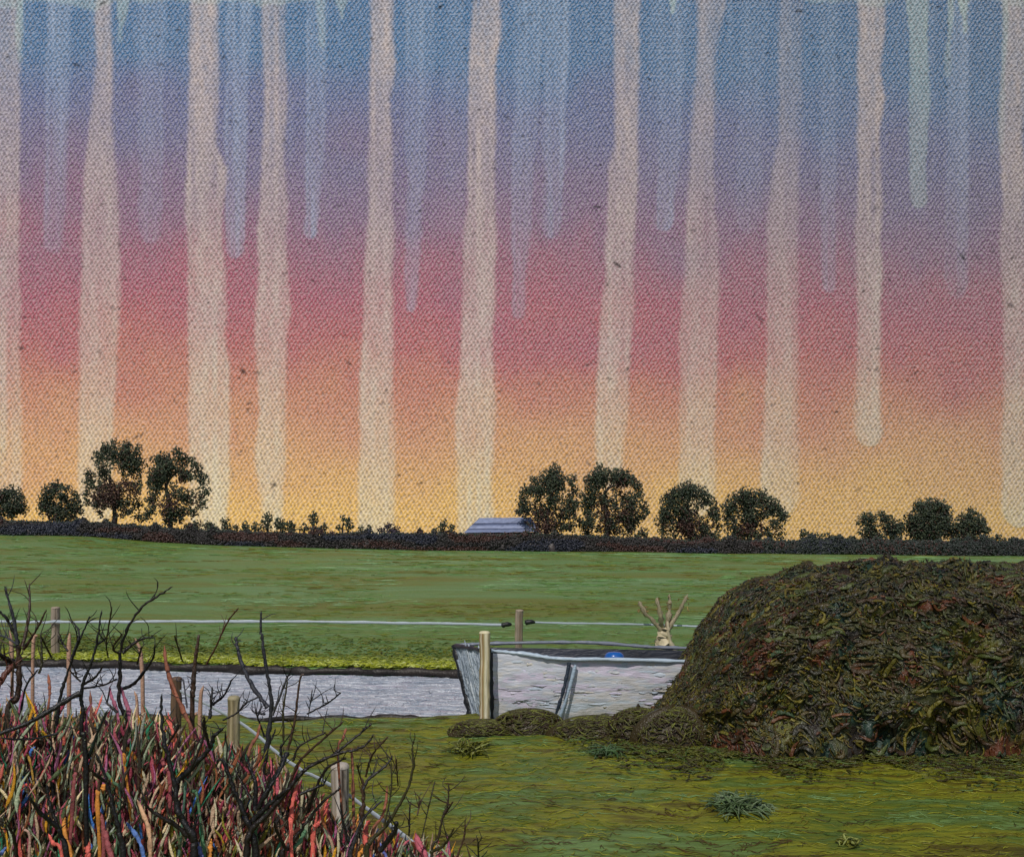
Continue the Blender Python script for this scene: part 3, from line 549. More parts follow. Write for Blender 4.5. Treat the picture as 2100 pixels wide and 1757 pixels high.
# ------------------------------------------------------------------ the boat on the bank
def boat():
    A, Bp = P(935, 1326, 14.5), P(1008, 1338, 13.3); C_ = np.array([2.75, 13.25, .80]); D = np.array([2.75, 14.55, .84])
    a, b = P(972, 1476, 14.25), P(1009, 1490, 13.35); c_ = np.array([2.65, 13.4, .0]); d_ = np.array([2.65, 14.4, .0])
    a[2] = -.12
    o = empty('boat', (1.0, 13.9, 0), 'old lilac grey wooden boat with a dark inside, lying on the bank by the ditch', 'boat')
    def side(p0, p1, q0, q1, m, k, col, inset=np.zeros(3), bulge=.05, mb=None):
        u = np.linspace(0, 1, m)[:, None, None]; v = np.linspace(0, 1, k)[None, :, None]
        p = (q0 * (1 - v) + q1 * v) * (1 - u) + (p0 * (1 - v) + p1 * v) * u
        nrm = np.cross(p1 - p0, q0 - p0); nrm /= np.linalg.norm(nrm)
        pl = (np.abs(np.sin(u[..., 0] * math.pi * 6)) ** .4 * .005)       # plank swellings
        p = p - nrm * (bulge * np.sin(u * math.pi * .8) + pl[..., None] + .004 * noise2(v[..., 0] * 3, u[..., 0] + 0 * v[..., 0], .15, .08, 17)[..., None]) * (1 if inset[0] == 0 else -1)
        mb.grid(p + inset, col(np.broadcast_to(u[..., 0], (m, k)), np.broadcast_to(v[..., 0], (m, k))))
    cols = [c(206, 202, 218), c(192, 202, 212), c(208, 206, 206), c(196, 200, 210), c(212, 204, 222), c(178, 190, 204)]
    def hullcol(u, v):
        g = noise2(v * 6, u * 6, 1.1, .6, 23) * 1.3 + noise2(v * 6, u * 6, .5, .16, 24) * .7
        i = np.clip((g + 3), 0, 5.99).astype(int) % 6; out = np.array(cols)[i]
        warm = np.clip((v - .6) * 1.2, 0, .35)[..., None] * (rng.random(u.shape)[..., None] < .8)
        return out * (1 - warm) + c(166, 160, 140) * warm
    def bowcol(u, v): return np.array([c(168, 178, 188)]) * (1 + .15 * noise2(v * 3, u * 3, .3, 1.2, 25))[..., None]
    mb = MB(); side(Bp, C_, b, c_, 44, 90, hullcol, mb=mb); side(A, Bp, a, b, 30, 26, bowcol, bulge=.02, mb=mb)
    side(C_, D, c_, d_, 10, 10, hullcol, mb=mb); side(D, A, d_, a, 14, 40, hullcol, mb=mb)
    def brush(p0, p1, q0, q1, m, out, pal, vert=False):
        u, v = rng.uniform(.03, .95, m), rng.uniform(.02, .98, m); L = rng.uniform(.08, .42, m); e1 = p1 - p0; e1 /= np.linalg.norm(e1); e2 = q0 - p0; e2 /= np.linalg.norm(e2)
        ax = e2 if vert else e1; ce = (q0 * (1 - v[:, None]) + q1 * v[:, None]) * (1 - u[:, None]) + (p0 * (1 - v[:, None]) + p1 * v[:, None]) * u[:, None]
        nr = np.cross(e1, e2); nr *= -np.sign(nr[1]); ce = ce + nr * (out * np.sin(u * math.pi * .8) + .001)[:, None]
        sv = np.array([-.5, -.2, .2, .5]); C = ce[:, None] + (L[:, None] * sv)[..., None] * ax + rng.normal(0, .005, (m, 4, 1)) * (e1 if vert else e2)
        mb.strokes(C, rng.uniform(.012, .032, m), pick(pal, m) * rng.uniform(.97, 1.03, (m, 1)), n=8, sides=6, flat=.07, up=(0, -1, 0), rough=.2, ends=(.5, .3))
    HP = [(3, c(212, 206, 228)), (3, c(198, 208, 220)), (2, c(210, 212, 216)), (1, c(188, 200, 214)), (.7, c(210, 204, 194)), (1, c(222, 216, 232))]
    brush(Bp, C_, b, c_, 230, .05, HP); brush(A, Bp, a, b, 160, .02, [(2, c(160, 172, 184)), (2, c(142, 154, 168)), (1, c(180, 188, 196))], True)
    hull = mb.build('hull', M_boat, o)
    cen = (A + Bp + C_ + D) / 4
    def inn(p, k=.07): q = cen - p; q[2] = 0; q /= np.linalg.norm(q); return p + q * k
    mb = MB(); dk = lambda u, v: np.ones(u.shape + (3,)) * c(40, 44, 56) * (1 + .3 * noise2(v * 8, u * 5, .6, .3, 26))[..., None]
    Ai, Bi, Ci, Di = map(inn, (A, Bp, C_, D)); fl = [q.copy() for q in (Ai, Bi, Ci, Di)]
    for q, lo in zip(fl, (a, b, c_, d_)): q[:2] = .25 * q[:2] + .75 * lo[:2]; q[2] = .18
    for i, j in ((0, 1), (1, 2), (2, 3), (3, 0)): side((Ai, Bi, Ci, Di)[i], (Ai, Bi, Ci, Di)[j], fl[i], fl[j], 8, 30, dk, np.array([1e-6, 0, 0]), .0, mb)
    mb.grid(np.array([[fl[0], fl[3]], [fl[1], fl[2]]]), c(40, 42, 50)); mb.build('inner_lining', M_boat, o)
    def rim(pts, r, col, name, flat=.7, parent=o, n=40):
        mb = MB(); p = spline(pts, n); k = len(p); mb.tube(p, r * (1 + .14 * rng.normal(size=k)), col, 8, flat, .08); return mb.build(name, M_boat, parent)
    up = np.array([0, 0, .025]); M_ = P(1150, 1353, 13.22)
    rim([Bp + up, (Bp + M_) / 2 + [0, 0, .03], M_ + up * .6, P(1270, 1352, 13.2), C_ + up], .038, c(176, 192, 206), 'near_gunwale')
    rim([A + up, P(1015, 1319, 14.5), P(1200, 1317, 14.52), P(1330, 1326, 14.55), D + up], .035, c(120, 126, 140), 'far_gunwale')
    rim([A + up * .5, (A + Bp) / 2 + [0, -.02, .02], Bp + up * .5], .042, c(30, 30, 38), 'bow_rim', n=16)
    rim([a + [-.02, 0, -.03], (A + a) / 2 + [-.02, -.02, 0], A + [-.02, 0, .03]], .05, c(24, 24, 28), 'bow_edge', n=20)
    rim([b + [0, -.03, 0], (b + Bp) / 2 + [0, -.045, 0], Bp + [0, -.03, 0]], .026, c(36, 38, 48), 'corner_seam', n=16)
    q0, q1 = P(1168, 1358, 13.2), P(1130, 1492, 13.27)
    rim([q1 + [0, -.02, 0], (q0 + q1) / 2 + [.02, -.05, 0], q0 + [0, -.015, 0]], .024, c(44, 54, 68), 'rib', n=18)
    rim([q1 + [.07, -.02, .02], (q0 + q1) / 2 + [.09, -.045, 0], q0 + [.08, -.01, -.03]], .022, c(160, 178, 194), 'rib', n=18)
    mb = MB(); mb.grid(np.array([[(1.25, 13.34, .66), (1.6, 13.34, .66)], [(1.25, 14.46, .68), (1.6, 14.46, .68)]]), c(70, 72, 84))
    mb.grid(np.array([[(1.25, 13.34, .62), (1.25, 13.34, .66)], [(1.25, 14.46, .64), (1.25, 14.46, .68)]]), c(60, 62, 74))
    mb.grid(np.array([[(1.6, 13.34, .62), (1.6, 13.34, .66)], [(1.6, 14.46, .64), (1.6, 14.46, .68)]]), c(60, 62, 74)); mb.build('seat', M_boat, o, smooth=False)
    # blue upturned bucket on the seat
    k = empty('bucket', (1.41, 13.72, .672), 'small bright blue upturned bucket peeping over the boat side', 'bucket')
    mb = MB(); t = np.linspace(0, 1, 14); an = np.linspace(0, 2 * math.pi, 28, endpoint=False)
    rr = .145 * np.interp(t, [0, .15, .72, .88, .97, 1], [1, 1, .92, .74, .4, .01]); zz = .24 * np.interp(t, [0, .8, .92, 1], [0, .86, .98, 1])
    pts = np.stack([np.cos(an)[None] * rr[:, None], np.sin(an)[None] * rr[:, None], np.broadcast_to(zz[:, None], (14, 28))], -1) + np.array(k.location)
    mb.grid(pts, c(30, 92, 170), wrap=True); mb.build('body', M_bucket, k)
    mb = MB(); p = [np.array(k.location) + [.155 * math.cos(q), .155 * math.sin(q), .14] for q in np.linspace(0, 2 * math.pi, 33)]
    mb.tube(p, .014, c(120, 180, 232), 6); mb.build('rim_band', M_bucket, k)
boat()

# ------------------------------------------------------------------ posts and tapes
def post(name, base, h, r, label, cat, pal, lean=(0, 0), group=None, knots=None):
    o = empty(name, base, label, cat, group); mb = MB(); sides = 22; n = 16; t = np.linspace(0, 1, n)
    st = np.array([pal[rng.integers(len(pal))] * rng.uniform(.85, 1.15) for _ in range(sides)])
    p = np.array([base]) + np.stack([lean[0] * t +   .04 * r * noise1(t, .25, rng.integers(999)), lean[1] * t, h * t], -1)
    rad = r * (1 + .05 * rng.normal(size=n)); mb.tube(p, rad, None, sides, stripes=st, rough=.05); body = mb.build('shaft', M_wood, o)
    top = p[-1]; mb = MB()
    pts = np.stack([np.stack([top + np.array([math.cos(a) * r * k, math.sin(a) * r * k, z]) for a in np.linspace(0, 2 * math.pi, 18, endpoint=False)]) for k, z in ((1.04, -.004), (1.02, .012), (.8, .024), (.4, .03), (.01, .03))])
    mb.grid(pts, np.array(pal[0]) * 1.12, wrap=True); mb.build('cut_top', M_wood, o)
    return o
CREAM = [c(204, 194, 160), c(170, 156, 108), c(214, 206, 178), c(150, 116, 76), c(196, 182, 140)]
GREYW = [c(170, 160, 148), c(196, 188, 178), c(126, 110, 92), c(150, 138, 122), c(96, 76, 60)]
PINKW = [c(150, 134, 116), c(166, 148, 128), c(120, 104, 86), c(140, 126, 112)]
b0 = P(994, 1492, 13.0); b0[2] = 0
post('mooring_post', b0, 1.24, .068, 'tall cream wooden post standing against the bow corner of the boat', 'post', CREAM)
fp = [P(698, 1637, 6.0), P(478, 1484, 8.4), P(362, 1405, 10.6)]
for q in fp: q[2] = 0
NF = 'posts of the near tape fence'
post('fence_post', fp[0], 1.11, .054, 'thick pale grey fence post with a flat white top among the red stems', 'post', GREYW, group=NF)
post('fence_post', fp[1], 1.13, .050, 'weathered yellowish fence post standing before the water', 'post', [c(150, 140, 108), c(120, 108, 76), c(170, 156, 122), c(136, 124, 100)], group=NF)
post('fence_post', fp[2], .98, .055, 'brown fence post farthest along the near tape, behind dark twigs', 'post', [c(88, 66, 50), c(70, 52, 40), c(104, 82, 62)], group=NF)
q = P(114, 1300, 20.9); q[2] = 0
post('fence_post', q, 1.0, .085, 'rough grey stake on the far bank at the left, crossed by the white tape', 'post', PINKW, group='stakes of the far tape fence')
q = P(1063, 1300, 21.2); q[2] = 0
po = post('fence_post', q, .92, .085, 'short grey brown stake with black knots behind the boat', 'post', PINKW, lean=(.02, 0), group='stakes of the far tape fence')
for x0, y0, x1, y1 in ((1028, 1283, 1050, 1280), (1076, 1277, 1098, 1276)):
    mb = MB(); a, b_ = P(x0, y0, 21.05), P(x1, y1, 21.05); mb.stroke([a, (a + b_) / 2 + [0, -.03, .02], b_], .062, c(24, 24, 26), n=10, ends=(.4, .4)); mb.build('insulator', M_twig, po)
def tape(pts, wd, th, label, n=160):
    mb = MB(); p = spline(pts, n); p[:, 2] += wd * .1 * noise1(np.arange(n), 3, 5)
    mb.tube(p, wd * .58 * (1 + .12 * noise1(np.arange(n), 1.5, 6)), c(176, 186, 196), 8, th, .04, up=(0, 1, 0)); return tag(mb.build('fence_tape', M_tape, loc=pts[0]), label, 'fence tape')
tape([P(-180, 1270, 20.9), P(0, 1274, 20.9), P(114, 1275, 20.76), P(400, 1274, 20.8), P(700, 1275, 20.9), P(1030, 1281, 21.05)], .048, .35, 'long white fence tape stretched across the green field left of the black knots')
tape([P(1096, 1276, 21.05), P(1250, 1279, 21.5), P(1345, 1281, 21.85), P(1420, 1284, 21.9), P(1500, 1286, 21.9)], .036, .35, 'short white fence tape from the knotted stake to the pollard stump and hedge', 60)
nt_ = [np.array([fp[2][0] + .05, fp[2][1] - .03, .86]), np.array([fp[1][0] + .07, fp[1][1] - .02, .93]), (fp[0] + fp[1]) / 2 + np.array([.08, 0, .87]), np.array([fp[0][0] + .07, fp[0][1] + .02, .92]), np.array([.0, 4.15, .9])]
tape(nt_, .026, .35, 'white fence tape slanting down through the dark twigs between the two near posts', 90)

# pollard stump behind the boat
def pollard():
    d = 21.6; px = d / F; base = P(1362, 1332, d); base[2] = 0
    o = empty('pollard_willow', base, 'pale pollarded stump with four bare arms behind the boat', 'tree'); pal = [c(196, 182, 150), c(206, 192, 160), c(176, 158, 124)]
    mb = MB(); j = P(1362, 1285, d); mb.taper([base + [0, 0, -.05], P(1361, 1312, d), j], 20 * px, 10 * px, pal[0], n=14, sides=10, rough=.12)
    for x in (1384,): mb.taper([P(x, 1334, d - .1), P(x + (1362 - x) * .35, 1320, d - .1), P(1362 + (x - 1362) * .35, 1296, d - .08), P(1362 + (x - 1362) * .3, 1272, d - .05)], 6 * px, 3 * px, pal[rng.integers(3)] * rng.uniform(.75, 1.05), n=14, rough=.15)
    mb.build('trunk', M_wood, o)
    for tip, mid, jj in (((1309, 1233), (1328, 1262), (1355, 1287)), ((1347, 1224), (1352, 1255), (1358, 1290)), ((1372, 1217), (1373, 1250), (1366, 1290)), ((1412, 1218), (1392, 1255), (1370, 1290))):
        mb = MB(); dd = d + rng.uniform(-.2, .2); mb.taper([P(jj[0], jj[1] + 14, d), P(*jj, d), P(*mid, dd), P(*tip, dd)], 6.5 * px, 3.6 * px, pal[rng.integers(3)], n=18, rough=.2)
        for q in range(7): e = P(tip[0] + (jj[0] - tip[0]) * rng.random() * .6, tip[1] + (jj[1] - tip[1]) * rng.random() * .5, dd); mb.taper([e, e + rng.normal(0, .02, 3), e + rng.normal(0, .045, 3)], .018, .008, c(176, 150, 96), n=5); mb.build('branch', M_wood, o)
pollard()

# ------------------------------------------------------------------ the big hedge bush on the right
HX = np.array([1.74, 2.02, 2.28, 2.5, 2.8, 3.2, 3.7, 4.4, 5.5, 12, 12.6, 12.9]); HZ = np.array([0.02, .38, .85, 1.25, 1.62, 1.9, 2.03, 2.08, 2.10, 2.10, 1.5, .05])
HA = np.concatenate([[0], np.cumsum(np.hypot(np.diff(HX), np.diff(HZ)))])
def bushpt(A, ph, out=0.0):                 # A runs along the crest of the bush from its left foot, ph from front foot over the top
    X = np.interp(A, HA, HX); h = np.interp(A, HA, HZ); wd = 1.95 * np.sqrt(np.clip(h / 2.1, 0, 1)); cs, sn = np.cos(ph), np.clip(np.sin(ph), 0, 1)
    lump = .07 * noise2(A, ph * 2, .8, .7, 30) + .06 * noise2(A, ph * 2, .35, .35, 31) + .03 * noise2(A, ph * 2, .12, .14, 32)
    k = 1 + out + lump * .7; kz = 1 + out + lump * .35
    return np.stack([X + 0 * ph - .25 * (k - 1) * np.clip(3.2 - X, 0, 1), 13.05 - wd * k * np.sign(cs) * np.abs(cs) ** .8, h * kz * sn ** .75], -1)
def bush():
    o = empty('bush', (6, 13, 0), 'huge round green and rust hedge bush filling the right side beside the boat', 'bush')
    X = np.linspace(0, HA[-1], 420); ph = np.linspace(0, math.pi, 120); Xg, Pg = np.meshgrid(X, ph); p = bushpt(Xg, Pg, -.012) + .012 * rng.normal(size=Xg.shape + (3,))
    g = noise2(Xg, Pg, .34, .17, 35); g2 = noise2(Xg, Pg, .26, .13, 36)
    cc = np.where((g > .95)[..., None], c(92, 52, 32), np.where((g < -1.)[..., None], c(38, 58, 48), np.where((g2 > .45)[..., None], c(84, 84, 32), np.where((g2 < -.8)[..., None], c(42, 36, 30), c(60, 62, 36)))))
    mb = MB(); mb.grid(p, cc); mb.build('inner_branches', M_hedge, o)
    pals = [[(3, c(50, 54, 30)), (2, c(62, 62, 28)), (1, c(38, 40, 30)), (1.5, c(50, 40, 24))], [(3, c(76, 70, 24)), (2, c(88, 84, 30)), (1, c(54, 46, 22))], [(3, c(78, 46, 28)), (2, c(60, 38, 26)), (1, c(46, 32, 22))],
            [(3, c(44, 56, 36)), (1, c(46, 62, 46)), (1, c(34, 38, 32))], [(3, c(46, 36, 26)), (2, c(34, 32, 28)), (1, c(56, 50, 28))]]
    mb = MB(); n = 26000
    X = 9.4 * rng.random(n) ** 1.1; ph = R(118) * rng.random(n) ** .95
    small = rng.random(n) < .88
    L = np.where(small, rng.uniform(.025, .085, n), rng.uniform(.09, .26, n)); r = np.where(small, rng.uniform(.006, .018, n), rng.uniform(.008, .022, n))
    ang = rng.normal(0, .45, n) + 1.1 * noise2(X, ph, .7, .35, 34)
    g = noise2(X, ph, .34, .17, 35); g2 = noise2(X, ph, .26, .13, 36); low = ph < R(26)
    pi = np.where(g > .95, 2, np.where(g < -1.0, 3, np.where((g2 > .45) | (low & (g2 > -.4)), 1, np.where(g2 < -.8, 4, 0))))
    pi = np.where(rng.random(n) < .55, rng.choice(5, n, p=[.5, .2, .06, .04, .2]), pi)
    sv = np.array([-.5, -.18, .18, .5])[None]; bend = rng.normal(0, .9, n)[:, None]
    dx = L[:, None] * (sv * np.cos(ang)[:, None] - bend * sv * sv * np.sin(ang)[:, None]); dp = L[:, None] * (sv * np.sin(ang)[:, None] + bend * sv * sv * np.cos(ang)[:, None]) / 2.0
    C = bushpt(np.clip(X[:, None] + dx, 0.02, HA[-1]), np.clip(ph[:, None] + dp, .004, 3.1), rng.uniform(-.012, .008, (n, 1))) + np.array([0, 0, .004])
    C[:, [0, -1]] += rng.normal(0, .02, (n, 2, 3)); C[:, :, 2] = np.maximum(C[:, :, 2], .01)
    col = np.zeros((n, 3))
    for k in range(5):
        m = pi == k; col[m] = pick(pals[k], int(m.sum()))
    mb.strokes(C, r, col * np.array([1.32, 1.2, .95]) * rng.uniform(.5, 1.4, (n, 1)), n=7, sides=6, flat=.35, up=(0, -1, .5), rough=.12)
    m = 3000; X = 1.0 + 7.6 * rng.random(m) + rng.normal(0, .35, m); d = 11.75 - np.abs(rng.normal(0, .5, m)) * (1 + .5 * noise1(X, .5, 37)).clip(.3, 2) - np.clip(X - 1.8, -1, 1) * .35 + np.clip(1.6 - X, 0, 1) * .5; L = rng.uniform(.04, .2, m)    # low runners creeping into the grass
    C = np.stack([X[:, None] + L[:, None] * sv, d[:, None] + rng.normal(0, .04, (m, 4)), .012 + rng.random((m, 4)) * .05 * np.clip((d[:, None] - 10.2) / 1.2, .15, 1)], -1)
    mb.strokes(C, rng.uniform(.007, .02, m), pick([(3, c(64, 62, 24)), (1.5, c(60, 50, 24)), (3, c(86, 88, 30)), (2, c(76, 92, 42)), (.6, c(44, 40, 28))], m) * rng.uniform(.8, 1.3, (m, 1)), n=7, sides=6, flat=.5)
    m = 900; A = 9.2 * rng.random(m) ** 1.1; ph2 = R(105) * rng.random(m); L = rng.uniform(.10, .30, m); bend = rng.normal(0, .8, m)[:, None]; an2 = rng.normal(0, .5, m)[:, None]   # big wet looking leaf sprays
    sv5 = np.array([-.5, -.25, 0, .25, .5])[None]; dx = L[:, None] * (sv5 * np.cos(an2) - bend * sv5 ** 2 * np.sin(an2)); dp = L[:, None] * (sv5 * np.sin(an2) + bend * sv5 ** 2 * np.cos(an2)) / 2
    C = bushpt(np.clip(A[:, None] + dx, .02, HA[-1]), np.clip(ph2[:, None] + dp, .01, 3.1), .006)
    mb.strokes(C, rng.uniform(.014, .038, m), pick([(3, c(58, 52, 28)), (2, c(52, 40, 26)), (2, c(60, 70, 34)), (1, c(40, 40, 32)), (.7, c(80, 50, 30)), (.8, c(84, 82, 34)), (.4, c(48, 66, 48))], m) * np.array([1.25, 1.15, .95]) * rng.uniform(.7, 1.3, (m, 1)), n=10, sides=7, flat=.32, up=(0, -1, .5), rough=.14)
    mb.build('foliage', M_hedge, o)
    return o
bush()

# ------------------------------------------------------------------ grass clumps and tufts on the meadow
def clump(x, y, d, wpx, hpx, label, pal, name='grass_clump', n=800):
    px = d / F; b = P(x, y, d); b[2] = 0; o = empty(name, b, label, 'grass clump', 'dark grass clumps at the foot of the boat'); W, H = wpx * px / 2, hpx * px
    t = np.linspace(0, math.pi / 2, 9); an = np.linspace(0, 2 * math.pi, 30, endpoint=False)
    T, A = np.meshgrid(t, an, indexing='ij'); k = 1 + .10 * noise2(np.cos(A) * 2 + 9, np.sin(A) * 2 + T, .9, .9, int(x))
    pts = np.stack([W * np.cos(T) * np.cos(A) * k, .55 * W * np.cos(T) * np.sin(A) * k, H * np.sin(T) * k - .02], -1) + b
    mb = MB(); mb.grid(pts, c(58, 48, 24), wrap=True); mb.build('turf', M_hedge, o)
    mb = MB()
    A = np.where(rng.random(n) < .85, rng.uniform(math.pi - .8, 2 * math.pi + .8, n), rng.uniform(0, 6.28, n)); T = rng.uniform(.02, 1.5, n); L = rng.uniform(.04, .14, n)
    u = np.array([-.5, 0, .5, .9])[None]; A2 = A[:, None] + u * (L / np.maximum(W * np.cos(T), .1))[:, None] * .8; T2 = T[:, None] + u * rng.normal(0, .14, (n, 1))
    C = np.stack([W * np.cos(T2) * np.cos(A2) * 1.03, .55 * W * np.cos(T2) * np.sin(A2) * 1.03, H * np.sin(T2) * 1.03 + .004], -1) + b
    mb.strokes(C, rng.uniform(.006, .014, n), pick(pal, n) * rng.uniform(.7, 1.25, (n, 1)), n=6, sides=5, flat=.6)
    mb.build('blades', M_hedge, o)
DP = [(3, c(66, 64, 24)), (2, c(54, 38, 24)), (2, c(86, 86, 32)), (1, c(104, 108, 42))]
clump(1085, 1510, 12.75, 160, 46, 'dark brown turf mound before the middle of the boat', DP)
clump(990, 1515, 12.7, 140, 26, 'flat dark earth mound round the foot of the cream post', DP)
clump(1225, 1508, 12.5, 200, 40, 'long low brown turf mound under the right half of the boat', DP, n=1000)
clump(1310, 1500, 12.3, 150, 62, 'olive turf mound climbing the boat side next to the bush', DP)
clump(1385, 1510, 12.0, 170, 74, 'tall olive turf mound where the boat disappears into the bush', DP)
def tuft(x, y, d, wpx, hpx, n, pal, label, flat=.5):
    px = d / F; b = P(x, y, d); b[2] = 0; o = MB()
    for i in range(n):
        a = rng.uniform(0, 2 * math.pi); l = rng.uniform(.3, 1); s0 = rng.normal(0, .25, 2)
        e = b + [wpx * px * .5 * l * math.cos(a), wpx * px * .7 * l * math.sin(a), .02 + hpx * px * rng.random() * (1.1 - l)]
        st = b + [s0[0] * wpx * px * .45, s0[1] * wpx * px * .5, .015]; m = (st + e) / 2 + [rng.normal(0, .02), rng.normal(0, .03), rng.uniform(.01, .04)]
        o.stroke([st, m, e], rng.uniform(.006, .013), pick(pal) * rng.uniform(.8, 1.2), n=7, sides=5)
    return tag(o.build('grass_tuft', M_hedge, loc=b), label, 'grass tuft', 'raised tufts on the meadow')
TY_ = [(3, c(96, 98, 26)), (2, c(116, 118, 44)), (1, c(140, 146, 76)), (2, c(72, 76, 24))]; TG = [(3, c(60, 84, 44)), (2, c(80, 106, 66)), (1, c(52, 64, 34))]
tuft(960, 1545, 11.6, 140, 40, 80, TY_, 'matted yellow green tuft in front of the cream post')
tuft(1245, 1552, 11.4, 120, 30, 60, TG, 'soft green tuft before the right half of the boat')
tuft(1512, 1662, 9.1, 185, 46, 130, [(3, c(84, 104, 66)), (2, c(110, 126, 92)), (1, c(60, 76, 44))], 'spiky dark green star shaped tuft in the open foreground grass')
tuft(1745, 1895 - 150, 8.0, 70, 25, 30, TY_, 'small olive tuft at the lower right of the bare meadow')

